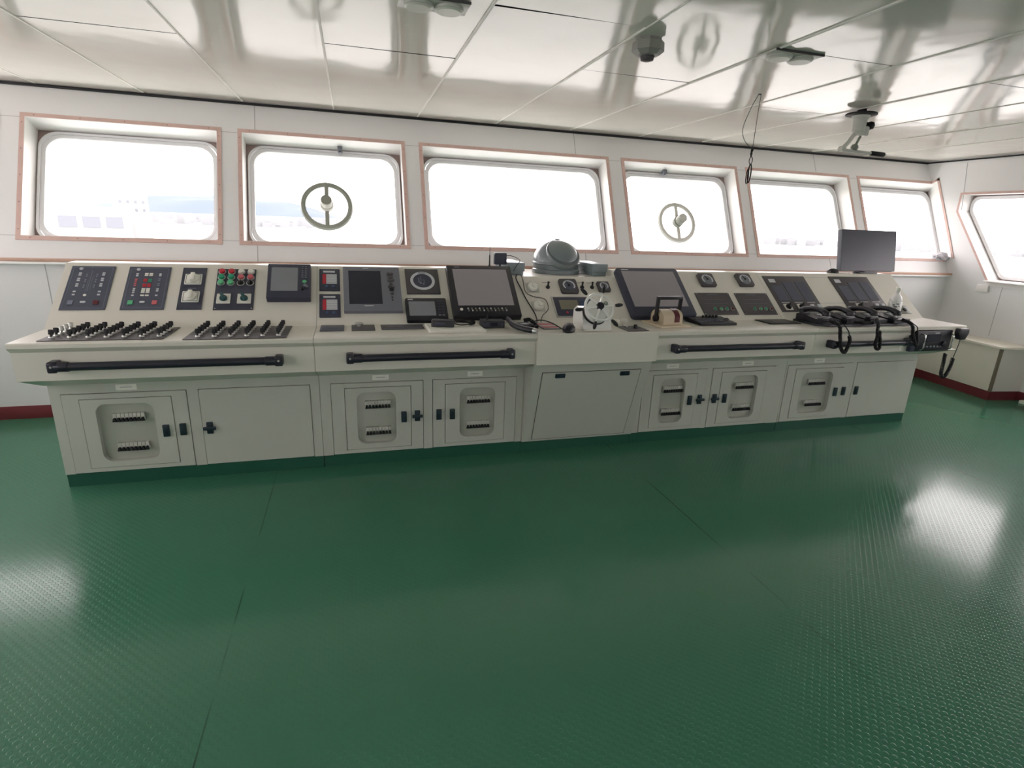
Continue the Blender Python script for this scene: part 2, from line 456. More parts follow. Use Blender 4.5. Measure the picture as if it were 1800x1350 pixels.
def side_window(i, poly, R, label):
    r = thing('window_%d' % i, label, 'window', R, kind='structure'); D = .17
    MB().ring(inset_poly(poly, -.022), poly, -.007, 0).build('casing', 'casing', r, smooth=False)
    MB().ring(inset_poly(poly, -.003), inset_poly(poly, .003), -.006, D + .012).build('reveal', 'reveal', r, smooth=False)
    MB().plate_hole(poly, .10, .025, D, D + .012).build('corner_plate', 'plate', r, smooth=False)
    MB().ring(round_poly(inset_poly(poly, .015), .11, 8), round_poly(inset_poly(poly, .05), .1, 8), D - .02, D).build('frame', 'alu', r)
    MB().prism(round_poly(inset_poly(poly, .02), .1, 8), D + .003, D + .009).build('pane', 'glass', r, smooth=False)
pent = [(3.72, SZ0), (4.54, SZ0), (5.065, 1.967), (5.065, SZ1), (3.72, SZ1)]
k = 7
for R, s in ((RS, 'starboard'), (LS, 'port')):
    for j, (a, c) in enumerate(SW):
        pl = pent if j == 0 else rect(a, c, SZ0, SZ1)
        side_window(k, pl, R, ['foremost %s side window with a slanted edge', 'second %s side window from the bow', 'third %s side window from the bow', 'aftmost %s side window'][j] % s); k += 1
# ledges under side windows
b = MB(); b.T = RS; b.box(YB, 4.56, 1.203, 1.217, -.05, 0, .003); b.box(YB, 4.56, 1.16, 1.203, -.006, 0)
tag(b.build('trim_1', 'reveal'), 'white sill ledge under the starboard side windows', 'sill', kind='structure')
# forward ledge
b = MB(); b.box(XL, XR, YF - .05, YF + .002, 1.216, 1.236, .003); b.mi = 1; b.box(XL, XR, YF - .053, YF + .002, 1.236, 1.258, .002)
tag(b.build('trim_2', ['reveal', 'ledge']), 'wood edged white ledge along the forward wall', 'ledge', kind='structure')
# black gasket under the ceiling
b = MB(); yg = wall_y(ZC - .018); b.box(XL, XR, yg - .012, yg + .02, ZC - .026, ZC - .005, .004); b.box(XR - .012, XR, YB, yg, ZC - .022, ZC - .008)
tag(b.build('trim_3', 'gasket'), 'black gasket strip between walls and ceiling', 'gasket', kind='structure')
# skirting
b = MB(); b.box(XL, XR, YF - .012, YF, 0, .106, .003); tag(b.build('baseboard_front', 'base'), 'dark red skirting along the forward wall', 'skirting', kind='structure')
b = MB(); b.box(XR - .012, XR, YB, 3.95, 0, .1, .003); tag(b.build('baseboard_right', 'base'), 'dark red skirting along the starboard wall aft of the locker', 'skirting', kind='structure')
b = MB(); b.box(XL, XL + .012, YB, 5, 0, .1, .003); tag(b.build('baseboard_left', 'base'), 'dark red skirting along the port wall', 'skirting', kind='structure')
# aft wall (behind the camera) with a door and two windows added for light
b = MB(); BW = [(-1.0, .4), (2.9, 4.3)]
b.box(XL, XR, YB - .04, YB, 0, 1.35); b.box(XL, XR, YB - .04, YB, 2.15, ZC)
e = [XL] + [v for p in BW for v in p] + [XR]
for a, c in zip(e[0::2], e[1::2]): b.box(a, c, YB - .04, YB, 1.35, 2.15)
tag(b.build('wall_back', 'wall', smooth=False), 'white aft wall behind the viewer', 'wall', kind='structure')
RB = Matrix(((1, 0, 0, 0), (0, 0, -1, YB), (0, 1, 0, 0), (0, 0, 0, 1)))
for (a, c) in BW:
    side_window(k, rect(a, c, 1.35, 2.15), RB, 'unseen aft window added for fill light, %s side of the door' % ('port' if a < 0 else 'starboard')); k += 1
d = thing('door_1', 'grey door in the aft wall behind the viewer', 'door', Matrix.Translation((1.8, YB, 0)), kind='structure')
MB().rbox(-.36, .36, .05, 2.0, 0, .03, .08, m=Matrix(((1, 0, 0, 0), (0, 0, 1, 0), (0, 1, 0, 0), (0, 0, 0, 1)))).build('door_leaf', 'doorp', d)
MB().cyl((.28, .03, 1.0), (.28, .08, 1.0), .01).cyl((.28, .08, 1.0), (.18, .08, 1.0), .009).build('handle', 'steel', d)

# ---------------------------------------------------------------- console
PY, PZ = 3.755, .955
PHI = atan2(.345, .41); CP, SP = cos(PHI), sin(PHI)
def SL(x, s, n=.0012):         # frame on the sloping instrument face
    return Matrix(((1, 0, 0, x), (0, CP, -SP, PY + CP * s - SP * n), (0, SP, CP, PZ + SP * s + CP * n), (0, 0, 0, 1)))
def FR(x, z, y): return Matrix(((1, 0, 0, x), (0, 0, -1, y), (0, 1, 0, z), (0, 0, 0, 1)))   # faces the viewer
def DK(x, y, rz=0, z=.9512): return Matrix.Translation((x, y, z)) @ Matrix.Rotation(rz, 4, 'Z')
YZX = Matrix(((0, 0, 1, 0), (1, 0, 0, 0), (0, 1, 0, 0), (0, 0, 0, 1)))   # prism outline (Y,Z) extruded along X
YC, YA, YLIP = 3.615, 3.385, 3.355
UP = [(YC + .002, .655), (YC + .002, .648), (YA, .738), (YA, .895), (YLIP, .922), (YLIP, .943), (YLIP + .006, .95), (3.749, .95), (4.165, 1.30), (4.30, 1.30), (4.30, .655)]
LOW = [(YC + .032, .085), (YC + .032, .655), (4.30, .655), (4.30, .085)]

def latch(parent, x, z, wing, yf):
    b = MB(); b.T = FR(x, z, yf)
    b.rbox(-.018, .018, -.038, .038, 0, .012, .004, .002)
    b.rbox(-.011, .011, -.026, .026, .011, .018, .004, .002)
    if wing: b.box(-.036, .036, -.011, .011, .012, .026, .004)
    return b.build('latch', 'tealb', parent)

def breaker_panel(unit, x0, x1, z0, z1):
    bp = MB().box(x0, x1, YC + .028, YC + .0315, z0, z1).build('breaker_panel', 'cream_shaded', unit, smooth=False)
    proto = None; xc = (x0 + x1) / 2 + .01
    for zr in (z0 + (z1 - z0) * .70, z0 + (z1 - z0) * .22):
        for j in range(8):
            if proto is None:
                b = MB(); b.box(-.0098, .0098, -.022, 0, -.005, .040, .002)
                b.mi = 1; b.prism([(-.0100, -.008), (.0100, -.008), (.0045, .014), (-.0045, .014)], 0, .018, Matrix(((1, 0, 0, 0), (0, 0, -1, -.020), (0, 1, 0, 0), (0, 0, 0, 1))))
                proto = b.build('circuit_breaker', ['breaker', 'blackm'], bp); o = proto
            else:
                o = proto.copy(); COL.objects.link(o); o.parent = bp
            o.location = (xc + (j - 3.5) * .0212, YC + .028, zr)

def breaker_door(unit, x0, x1, z0, z1, latchside, wing, lwing=False):
    """outer door ring, inner door with a rounded window, breakers behind"""
    g = .0035; yf = YC - .004
    d = MB(); d.T = FR(0, 0, YC + .03)
    ix0, ix1, iz0, iz1 = x0 + .09, x1 - .088, z0 + .032, z1 - .038
    d.ring(rect(x0 + g, x1 - g, z0 + g, z1 - g), rect(ix0 - g, ix1 + g, iz0 - g, iz1 + g), 0, .034)
    door = d.build('door', 'cream_shaded', unit, smooth=False)
    d = MB(); d.T = FR(0, 0, YC + .03)
    lw = .085; a0, a1 = (ix0 + .072, ix1 - .10) if latchside > 0 else (ix0 + .10, ix1 - .072)
    n = 6; wp = round_poly(rect(a0, a1, iz0 + .036, iz1 - .032), .055, n)
    op = [p for p in rect(ix0, ix1, iz0, iz1) for _ in range(n + 1)]
    d.ring(op, wp, .002, .037)
    d.build('inner_door', 'cream_shaded', door, smooth=False)
    MB().prism(round_poly(rect(a0 - .004, a1 + .004, iz0 + .032, iz1 - .028), .055, n), .004, .006, FR(0, 0, YC + .03)).build('window_pane', 'glass', door, smooth=False)
    xi, xo = (ix1 - .048, x1 - .044) if latchside > 0 else (ix0 + .048, x0 + .044)
    latch(door, xi, .336, lwing, YC - .0075); latch(door, xo, .338, wing, YC - .0045)
    breaker_panel(unit, a0 - .02, a1 + .02, iz0 + .02, iz1 - .02)

def plain_door(unit, x0, x1, z0, z1, xl, wing):
    g = .0035; d = MB(); d.T = FR(0, 0, YC + .03); d.box(x0 + g, x1 - g, z0 + g, z1 - g, 0, .034)
    door = d.build('door', 'cream_shaded', unit, smooth=False); latch(door, xl, .337, wing, YC - .0045)

def rail(unit, x0, x1, z=.826):
    b = MB(); y = YA - .052
    b.cyl((x0 + .04, y, z), (x1 - .04, y, z), .0225, n=18)
    o = b.build('handrail', 'rail', unit)
    for x, s in ((x0, 1), (x1, -1)):
        e = MB(); e.cyl((x + s * .03, y, z), (x + s * .095, y, z), .0268, n=18, bev=.004)
        e.box(min(x, x + s * .045), max(x, x + s * .045), y - .024, YA - .001, z - .030, z + .030, .010, 3)
        e.mi = 1; e.cyl((x + s * .022, y - .0265, z + .004), (x + s * .022, y - .02, z + .004), .006, n=10)
        e.build('rail_bracket', ['rail', 'steel'], o)

def name_tag(unit, x, z=.622):
    b = MB(); b.T = FR(x, z, YC - .001); b.rbox(-.054, .054, -.018, .018, -.002, .001, .002)
    b.mi = 1; b.box(-.030, .030, -.0025, .0025, .001, .0014)
    return b.build('name_tag', ['paper', 'seam'], unit)

def unit(label, x0, x1, doors, up=UP, xlow=None, capx=None):
    u = thing('console_cabinet', label, 'console', Matrix(), 'units of the bridge console')
    g = .0012; l0, l1 = xlow or (x0, x1)
    b = MB(); b.prism(up, x0 + g, (capx or x1) - g, YZX); b.mi = 1; b.prism(LOW, l0 + g, l1 - g, YZX)
    e = [l0 + g] + [v for d_ in doors for v in d_[:2]] + [l1 - g]
    b.box(l0 + g, l1 - g, YC, YC + .032, .592, .652)
    for a, c in zip(e[0::2], e[1::2]):
        if c - a > .004: b.box(a, c, YC, YC + .032, .085, .592)
    b.build('body', ['cream', 'cream_shaded'], u, smooth=False)
    MB().box(l0 + .004, l1 - g, YC + .006, 4.28, 0, .0845).build('toe_kick', 'toe', u)
    return u
Z0, Z1 = .0865, .592
A1, A2 = -1.742, -.244
u1 = unit('port end console cabinet, under the two alarm panels', A1, A2, [(-1.668, -1.014), (-.952, -.300)], xlow=(-1.722, A2))
breaker_door(u1, -1.668, -1.014, Z0, Z1, 1, False); plain_door(u1, -.952, -.300, Z0, Z1, -.908, True)
rail(u1, -1.565, -.415); name_tag(u1, -1.329)
u2 = unit('console cabinet with two windowed doors, left of the helm section', A2, 1.150, [(-.177, .430), (.492, 1.097)])
breaker_door(u2, -.177, .430, Z0, Z1, 1, True); breaker_door(u2, .492, 1.097, Z0, Z1, -1, False)
rail(u2, -.062, .99); name_tag(u2, .146); name_tag(u2, .790)
u4 = unit('console cabinet with two windowed doors, right of the helm section', 2.050, 3.440, [(2.113, 2.680), (2.730, 3.335)])
breaker_door(u4, 2.113, 2.680, Z0, Z1, 1, True); breaker_door(u4, 2.730, 3.335, Z0, Z1, -1, True)
rail(u4, 2.17, 3.292); name_tag(u4, 2.361); name_tag(u4, 3.052)
u5 = unit('starboard end console cabinet, under the row of black telephones', 3.440, 5.03, [(3.456, 4.130), (4.185, 4.830)], xlow=(3.440, 4.872), capx=4.44)
breaker_door(u5, 3.456, 4.130, Z0, Z1, 1, False, False); plain_door(u5, 4.185, 4.830, Z0, Z1, 4.226, False)
rail(u5, 3.555, 4.385); name_tag(u5, 3.769)
b = MB()     # the starboard end of the top with a bay for the radio under it
b.prism([(YC + .002, .655), (YC + .002, .648), (YA, .738), (YC + .06, .738), (YC + .06, .915), (YLIP, .922), (YLIP, .943), (YLIP + .006, .95), (3.749, .95), (4.165, 1.30), (4.30, 1.30), (4.30, .655)], 4.4385, 4.985, YZX)
b.build('radio_bay', 'cream', u5, smooth=False)
b = MB(); b.T = SL(4.06, .28, 0); b.ring(rect(-.142, .142, -.205, .205), rect(-.1405, .1405, -.2035, .2035), 0, .001); b.box(-.14, .14, -.108, -.106, 0, .001)
b.build('blank_plate', 'seam', u5, smooth=False)
# helm section: protruding apron and a toe-space panel that slopes back to the deck
u3 = thing('console_cabinet', 'middle console section with the sloping knee panel under the wheel', 'console', Matrix(), 'units of the bridge console')
b = MB(); HS = .457; hy, hz = PY + CP * HS, PZ + SP * HS
b.prism([(3.41, .7365), (YLIP, .7365), (YLIP, .943), (YLIP + .006, .95), (3.749, .95), (hy, hz), (4.78, hz), (4.78, .7365)], 1.1512, 2.0488, YZX); b.mi = 1
b.prism([(3.60, .085), (3.405, .735), (4.78, .735), (4.78, .085)], 1.1512, 2.0488, YZX)
b.build('body', ['cream', 'cream_shaded'], u3, smooth=False)
MB().box(1.1512, 2.0488, YC + .006, 4.28, 0, .0845).build('toe_kick', 'toe', u3)
ka = atan2(3.60 - 3.405, .735 - .085)
KN = Matrix.Translation((1.60, 3.502, .41)) @ Matrix.Rotation(pi / 2 + ka, 4, 'X')
b = MB(); b.T = KN; b.box(-.375, .375, -.318, .262, .0008, .004, .001, 1); b.mi = 1
b.ring(rect(-.379, .379, -.322, .266), rect(-.374, .374, -.317, .261), 0, .0012)
kp = b.build('knee_panel', ['cream_shaded', 'dark'], u3, smooth=False)
for x in (-.245, .25):
    b = MB(); b.T = KN; b.rbox(x - .036, x + .036, .222, .254, .004, .014, .004, .002); b.rbox(x - .004, x + .028, .230, .246, .013, .02, .003); b.build('latch', 'tealb', kp)

# ---------------------------------------------------------------- small makers for instruments
def bx(parent, name, m, *a, **k): return MB().box(*a, **k).build(name, m, parent)
def rb(parent, name, m, *a, **k): return MB().rbox(*a, **k).build(name, m, parent)
def disc(parent, name, m, x, y, z0, z1, r, n=20, bev=.0015):
    o = MB().cyl((0, 0, 0), (0, 0, z1 - z0), r, n=n, bev=bev).build(name, m, parent); o.location = (x, y, z0); return o
def marks(parent, name, m, rects, z, h=.0006):
    b = MB()
    for (x0, x1, y0, y1) in rects: b.box(x0, x1, y0, y1, z, z + h)
    return b.build(name, m, parent, smooth=False)
def screws(b, w, h, z, e=.011, r=.004):
    for sx_ in (-1, 1):
        for sy_ in (-1, 1): b.cyl((sx_ * (w - e), sy_ * (h - e), z), (sx_ * (w - e), sy_ * (h - e), z + .0015), r, n=8)

# ---- alarm panels on the port end
def alarm_panel(x, s, label, kindn):
    r = thing('alarm_panel', label, 'control panel', SL(x, s), 'alarm panels')
    w, h = .119, .1825
    b = MB(); b.box(-w, w, -h, h, 0, .005, .001, 1)
    b.mi = 1; b.ring(rect(-w + .013, w - .013, -h + .013, h - .013), rect(-w + .015, w - .015, -h + .015, h - .015), .005, .0056)
    b.build('face_plate', ['slateb', 'dimmark'], r)
    disc(r, 'emblem', 'lightmark', -.066, .158, .005, .0065, .011)
    protos = {}
    def lamp(m, x_, y_, sz=.008):
        key = (m, sz)
        if key not in protos: protos[key] = o = MB().box(-sz, sz, -.006, .006, 0, .003, .001, 1).build('indicator_lamp', m, r)
        else: o = protos[key].copy(); COL.objects.link(o); o.parent = r
        o.location = (x_, y_, .005)
    if kindn == 0:
        for y in (.118, .102, .072, .056, .026, .010):
            lamp('lightmark', -.063, y); lamp('lightmark', .064, y + .002); lamp('dimmark', -.025, y - .01, .005); lamp('dimmark', .03, y - .01, .005)
        for y in (-.036, -.062): lamp('lightmark', -.066, y); lamp('lightmark', .066, y)
        marks(r, 'mimic_lines', 'dimmark', [(-.004, -.001, -.03, .14), (.008, .010, -.02, .10), (-.012, -.010, -.04, .06)], .005)
        disc(r, 'centre_lamp', 'white', -.006, -.066, .005, .009, .009)
    else:
        for y, m in ((.118, 'lightmark'), (.102, 'lightmark'), (.07, 'pink'), (.054, 'pink'), (.036, 'pink'), (.018, 'pink'), (-.01, 'lightmark'), (-.026, 'lightmark'), (-.042, 'lightmark'), (-.066, 'lightmark')):
            lamp(m, -.066, y, .007)
        for y, m in ((.118, 'lightmark'), (.104, 'lightmark'), (.076, 'dimmark'), (.06, 'dimmark'), (.034, 'dimmark'), (.018, 'dimmark'), (-.012, 'lightmark'), (-.028, 'lightmark'), (-.066, 'lightmark')):
            lamp(m, .064, y, .007)
        for x_ in (-.014, .012):
            for y in (.12, .106): lamp('white', x_, y, .0105)
            for y in (-.012, -.026, -.04, -.066): lamp('white', x_, y, .0105)
        for x_, y, m in ((-.014, .07, 'red'), (.012, .068, 'green'), (-.014, .056, 'red'), (.012, .054, 'green'), (-.014, .026, 'red'), (.012, .026, 'red'), (-.014, .012, 'red'), (.012, .012, 'red')): lamp(m, x_, y, .0105)
    for x_, m in ((-.07, 'greenl' if kindn else 'dimmark'), (-.006, 'lightmark'), (.062, 'pink' if kindn else 'maroon')):
        o = rb(r, 'key', m, -.014, .014, -.02 if m != 'lightmark' else -.007, .012 if m != 'lightmark' else .007, 0, .004, r=.003); o.location = (x_, -.122, .005)
    return r
alarm_panel(-1.580, .318, 'dark blue alarm panel with mimic lines, on the port end of the slope', 0)
alarm_panel(-1.265, .317, 'dark blue alarm panel with red and white lamps in rows', 1)

# ---- panel with two white rotary switches
r = thing('rotary_switch_panel', 'narrow black panel with two white square rotary switches', 'control panel', SL(-1.006, .316))
b = MB(); b.box(-.07, .07, -.182, .182, 0, .005, .001, 1); b.mi = 1
for y in (.118, -.005): b.box(-.024, .024, y, y + .004, .005, .0055)
b.build('face_plate', ['navy', 'dimmark'], r)
pr = None
for y in (.075, -.078):
    sw = rb(r, 'rotary_switch', 'white', -.05, .05, -.045, .045, 0, .006, r=.006, bev=.002); sw.location = (0, y, .005)
    b = MB(); b.ring(round_poly(rect(-.043, .043, -.039, .039), .004), round_poly(rect(-.040, .040, -.036, .036), .004), .006, .0066); b.build('scale', 'ink', sw)
    b = MB(); b.cyl((0, 0, .006), (0, 0, .022), .037, .034, n=28, bev=.003); b.box(-.014, .014, -.03, .036, .02, .034, .006); b.build('knob', 'white', sw)

# ---- push button panel
r = thing('push_button_panel', 'black panel of red and green push buttons above two teal selectors', 'control panel', SL(-.752, .310))
b = MB(); b.box(-.118, .118, -.18, .18, 0, .005, .001, 1); b.mi = 1; screws(b, .118, .18, .005); b.build('face_plate', ['navy', 'steel'], r)
cx = (-.088, -.03, .030, .088)
for y, row in zip((.148, .098, .048), (('red', 'red', 'white', 'white'), ('green', 'green', 'pink', 'pink'), ('greenl', 'greenl', 'blackm', 'blackm'))):
    for x, m in zip(cx, row):
        bt = disc(r, 'push_button', 'steel', x, y, .005, .012, .0235, 20)
        b = MB()
        b.cyl((0, 0, .006), (0, 0, .02 if m != 'blackm' else .012), .0195, .018, n=20, bev=.002)
        if m == 'blackm': b.box(-.004, .004, -.014, .014, .01, .024, .002)
        b.build('cap', m, bt)
for x in (-.062, .060):
    sw = rb(r, 'selector_switch', 'white', -.041, .041, -.041, .041, 0, .005, r=.004); sw.location = (x, -.088, .005)
    b = MB(); b.cyl((0, 0, .005), (0, 0, .016), .024, .022, n=24, bev=.002)
    b.box(-.010, .010, -.034, .034, .014, .032, .005, m=Matrix.Rotation(radians(24), 4, 'Z')); b.build('knob', 'teal', sw)

# ---- small grey display with a green key
r = thing('navigation_display', 'small slate display with a pale green round key beside its screen', 'display', SL(-.418, .352))
rb(r, 'housing', 'navy', -.137, .137, -.155, .155, 0, .045, r=.008, bev=.006)
rb(r, 'screen', 'screenl', -.112, .055, -.095, .118, .0445, .046, r=.004)
for i in range(6):
    for x in (.085, .105):
        o = bx(r, 'key', 'grey', -.0065, .0065, -.005, .005, 0, .003, bev=.0015); o.location = (x, .128 - i * .02, .045)
disc(r, 'round_key', 'greenl', .098, -.012, .045, .050, .014); disc(r, 'round_key', 'grey', .102, -.045, .045, .050, .012); disc(r, 'knob', 'black', .086, -.082, .045, .058, .010); disc(r, 'knob', 'grey', .116, -.062, .045, .055, .008)

# ---- two small alarm indicators
def indicator(s, label):
    r = thing('watch_alarm_unit', label, 'control panel', SL(-.160, s), 'small watch alarm units')
    rb(r, 'face_plate', 'navy', -.068, .068, -.103, .103, 0, .006, r=.005, bev=.001)
    bx(r, 'title_strip', 'lightmark', -.042, .036, .068, .084, .006, .0068)
    bx(r, 'red_strip', 'red', -.047, -.024, -.038, .052, .006, .0068)
    b = MB(); b.box(-.022, .048, -.038, .052, .006, .0066); b.mi = 1
    for i in range(6): b.box(-.021, .047, -.028 + i * .0145, -.0265 + i * .0145, .0066, .007)
    b.build('legend', ['lightmark', 'ink'], r, smooth=False)
    for x in (-.018, .024): disc(r, 'button', 'blue', x, -.064, .006, .010, .010)
indicator(.398, 'small watch alarm unit with red strip, the upper of the pair')
indicator(.162, 'small watch alarm unit with red strip, the lower of the pair')

# ---- big grey display
r = thing('chart_display', 'grey display with a tall dark screen and round keys on its right side', 'display', SL(.125, .300))
rb(r, 'housing', 'grey', -.195, .195, -.207, .207, 0, .028, r=.006, bev=.005)
rb(r, 'screen', 'screen', -.158, .062, -.145, .165, .0275, .029, r=.002)
bx(r, 'logo_strip', 'lightmark', -.06, -.02, .186, .193, .028, .0286); bx(r, 'logo_strip', 'lightmark', -.06, .0, -.165, -.157, .028, .0286)
for i, (x, y, rr) in enumerate([(.118, .135, .014), (.14, .135, .012), (.13, .105, .016), (.118, .075, .013), (.142, .075, .012), (.13, .04, .012), (.118, .012, .012), (.142, .012, .012), (.13, -.015, .016), (.13, -.05, .012), (.13, -.085, .007), (.13, -.11, .006)]):
    disc(r, 'key', 'slate' if i != 8 else 'blackm', x, y, .028, .034, rr, 14)

# ---- compass repeater
r = thing('gyro_repeater', 'square black gyro compass repeater with a white dial ring', 'compass repeater', SL(.482, .387))
rb(r, 'face_plate', 'slate', -.12, .12, -.12, .12, 0, .012, r=.004, bev=.002)
b = MB(); b.lathe([(.068, .012), (.068, .016), (.088, .016), (.088, .012)], 48, loop=True); b.build('dial_ring', 'lightmark', r)
disc(r, 'dial_glass', 'navy', 0, 0, .012, .0145, .067, 40, 0)
marks(r, 'rose', 'dimmark', [(-.03, -.022, -.02, .03), (-.02, -.008, -.032, -.01), (.0, .01, -.04, -.02), (.008, .012, -.02, .015), (-.012, -.008, .0, .05)], .0147)
marks(r, 'scale_text', 'ink', [(-.025 + i * .0085, -.020 + i * .0085, .071, .081) for i in range(6)], .016)

# ---- small black display
r = thing('depth_display', 'low black echo sounder display under the gyro repeater', 'display', SL(.483, .105))
rb(r, 'housing', 'black', -.143, .143, -.103, .103, 0, .032, r=.012, bev=.007)
rb(r, 'screen', 'screenl', -.122, .06, -.062, .068, .0315, .033, r=.003)
bx(r, 'logo_strip', 'lightmark', -.125, -.09, .082, .090, .032, .0328)
for x in (.085, .112):
    for i in range(6):
        o = bx(r, 'key', 'navy' if i < 5 else 'grey', -.010, .010, -.006, .006, 0, .004, bev=.002); o.location = (x, .066 - i * .025, .032)

# ---- ECDIS type display on the port side of the helm
r = thing('radar_display', 'big square display with a row of gold keys, port of the helm', 'display', SL(.910, .268, .002))
rb(r, 'housing', 'black', -.247, .247, -.247, .247, 0, .05, r=.008, bev=.008)
rb(r, 'screen', 'screeng', -.205, .205, -.150, .205, .0495, .0512, r=.003)
marks(r, 'logo_strip', 'dimmark', [(-.19, -.15, .222, .23)], .05)
disc(r, 'power_key', 'white', -.188, -.188, .05, .056, .011)
for i in range(22):
    o = bx(r, 'key', 'lcd' if i % 3 else 'lightmark', -.005, .005, -.0065, .0065, 0, .004, bev=.0015); o.location = (-.14 + (i % 11) * .0275 + (.004 if i > 10 else 0), -.18 - (i // 11) * .018, .05)
# ---- radar display on the starboard side of the helm
r = thing('radar_display', 'big rounded display with a blank grey screen, behind the telegraph', 'display', SL(2.325, .268, .002))
rb(r, 'housing', 'navy', -.283, .283, -.262, .257, 0, .045, r=.03, bev=.010)
rb(r, 'screen', 'screeng', -.24, .235, -.165, .215, .0445, .0462, r=.004)
marks(r, 'logo_strip', 'lightmark', [(-.235, -.17, .228, .236)], .045)

# ---- helm panel fittings
def selector(x, s, label):
    r = thing('selector_knob', label, 'knob', SL(x, s), 'white helm selectors')
    rb(r, 'base_plate', 'steel', -.048, .048, -.048, .048, 0, .004, r=.004)
    b = MB(); b.cyl((0, 0, .004), (0, 0, .024), .042, .036, n=28, bev=.004); b.cyl((.014, 0, .022), (.014, 0, .034), .022, .02, n=20, bev=.003)
    b.box(-.004, .004, .01, .05, .02, .03, .002); b.build('knob', 'white', r)
selector(1.312, .338, 'white round selector knob, upper one on the helm panel')
selector(1.318, .150, 'white round selector knob, lower one on the helm panel')
def toggle(x, label):
    r = thing('toggle_switch', label, 'switch', SL(x, .342), 'helm panel toggles')
    b = MB(); b.cyl((0, 0, 0), (0, 0, .012), .017, .015, n=18, bev=.002); b.cyl((0, 0, .01), (.004, .03, .034), .006, .008, n=10); b.build('toggle', 'blackm', r)
    marks(r, 'legend', 'ink', [(-.035, .035, .05, .053)], 0)
toggle(1.438, 'small black toggle switch between a white selector and the rudder gauge')
toggle(1.722, 'small black toggle switch beside the rudder gauge, above a wheel handle')
toggle(1.806, 'small black toggle switch beside the smaller helm gauge')
def gauge(x, s, w, label, dial='grey', name='gauge'):
    r = thing(name, label, 'gauge', SL(x, s), 'bezel gauges on the slope')
    rb(r, 'bezel', 'slate', -w, w, -w, w, 0, .022, r=w * .22, bev=.004)
    disc(r, 'dial', dial, 0, 0, .022, .0235, w * .78, 32, 0)
    b = MB(); n = 24
    arc = [radians(-40 + 260 * i / n) for i in range(n + 1)]
    o_ = [(w * .70 * cos(a), w * .70 * sin(a)) for a in arc]; i_ = [(w * .54 * cos(a), w * .54 * sin(a)) for a in arc]
    b.prism(o_ + i_[::-1], .0235, .0242); b.build('scale', 'lightmark', r, smooth=False)
    b = MB(); b.cyl((0, 0, .0235), (0, 0, .028), w * .13, n=14); b.box(-.0025, .0025, -w * .1, w * .6, .0236, .0262, m=Matrix.Rotation(radians(20), 4, 'Z')); b.build('needle', 'blackm', r)
    return r
gauge(1.607, .345, .072, 'square rudder gauge with white arc scale, behind the wheel', 'slateb')
gauge(1.903, .342, .050, 'smallest square gauge, above the rim of the wheel')
gauge(2.882, .425, .073, 'square gauge nearer the big rounded display, above an engine panel', 'grey')
gauge(3.262, .430, .073, 'square gauge above the second engine panel, nearer the phones', 'grey')
r = thing('autopilot_panel', 'autopilot panel with a small olive screen, half behind the wheel', 'control panel', SL(1.610, .142))
bx(r, 'frame', 'steel', -.172, .172, -.103, .103, 0, .006, bev=.002); bx(r, 'face_plate', 'navy', -.160, .160, -.092, .092, .006, .010, bev=.001)
bx(r, 'screen', 'lcd', -.12, .03, -.03, .062, .010, .0108)
for i in range(6):
    o = bx(r, 'key', 'blue', -.016, .016, -.010, .010, 0, .004, bev=.0015); o.location = (.068 + (i % 2) * .042, .05 - (i // 2) * .035, .010)
disc(r, 'red_key', 'red', -.08, -.062, .010, .014, .010)

# ---- engine control panels
def engine_panel(x, s, label):
    r = thing('control_panel', label, 'control panel', SL(x, s), 'engine control panels')
    b = MB(); b.box(-.163, .163, -.119, .119, 0, .005, .001, 1); b.mi = 1; screws(b, .163, .119, .005); b.build('face_plate', ['slate', 'steel'], r)
    marks(r, 'legend', 'dimmark', [(-.05 + i * .017, -.04 + i * .017, .094, .102) for i in range(6)] + [(-.11, .09, .045, .047), (-.12, .11, .0, .002), (-.10, .10, -.03, -.0285)], .005)
    for x_, m in ((-.045, 'green'), (.015, 'greenl'), (.068, 'green'), (.122, 'maroon')):
        o = disc(r, 'indicator', 'steel', x_, -.062, .005, .010, .0155, 16); MB().cyl((0, 0, .004), (0, 0, .013), .011, n=16, bev=.002).build('lens', m, o)
engine_panel(2.873, .168, 'dark engine panel with green lamps, beside the big rounded display')
engine_panel(3.255, .165, 'dark engine panel with green lamps, beside a tall blue meter panel')

# ---- tall meter panels
def meter_panel(x, s, w, knobs, label):
    r = thing('meter_panel', label, 'control panel', SL(x, s), 'tall meter panels')
    h = .207
    bx(r, 'face_plate', 'slate', -w, w, -h, h, 0, .005, bev=.001)
    bx(r, 'white_label', 'lightmark', -w + .04, -w + .105, h - .078, h - .036, .005, .0062)
    for i, xx in enumerate((-.135, .0, .135)):
        b = MB(); b.box(xx - .052, xx + .052, -.085, .135 if i else .09, .005, .007); b.build('meter_strip', 'slateb', r)
    marks(r, 'divider', 'dimmark', [(-.069, -.066, -.08, .14), (.066, .069, -.08, .14)], .0052)
    marks(r, 'caption', 'lightmark', [(xx - .045, xx + .04, -.108, -.101) for xx in (-.135, 0, .135)], .005)
    for x_, k in knobs:
        if k == 'rot':
            o = rb(r, 'rotary_switch', 'white', -.038, .038, -.034, .034, 0, .005, r=.004); o.location = (x_, -.158, .005)
            b = MB(); b.cyl((0, 0, .005), (0, 0, .018), .026, .024, n=22, bev=.003); b.box(-.009, .009, -.032, .032, .015, .034, .005, m=Matrix.Rotation(radians(-40), 4, 'Z')); b.build('knob', 'blackm', o)
        else:
            o = rb(r, 'key', 'lightmark', -.019, .019, -.019, .019, 0, .012, r=.003, bev=.002); o.location = (x_, -.152, .005)
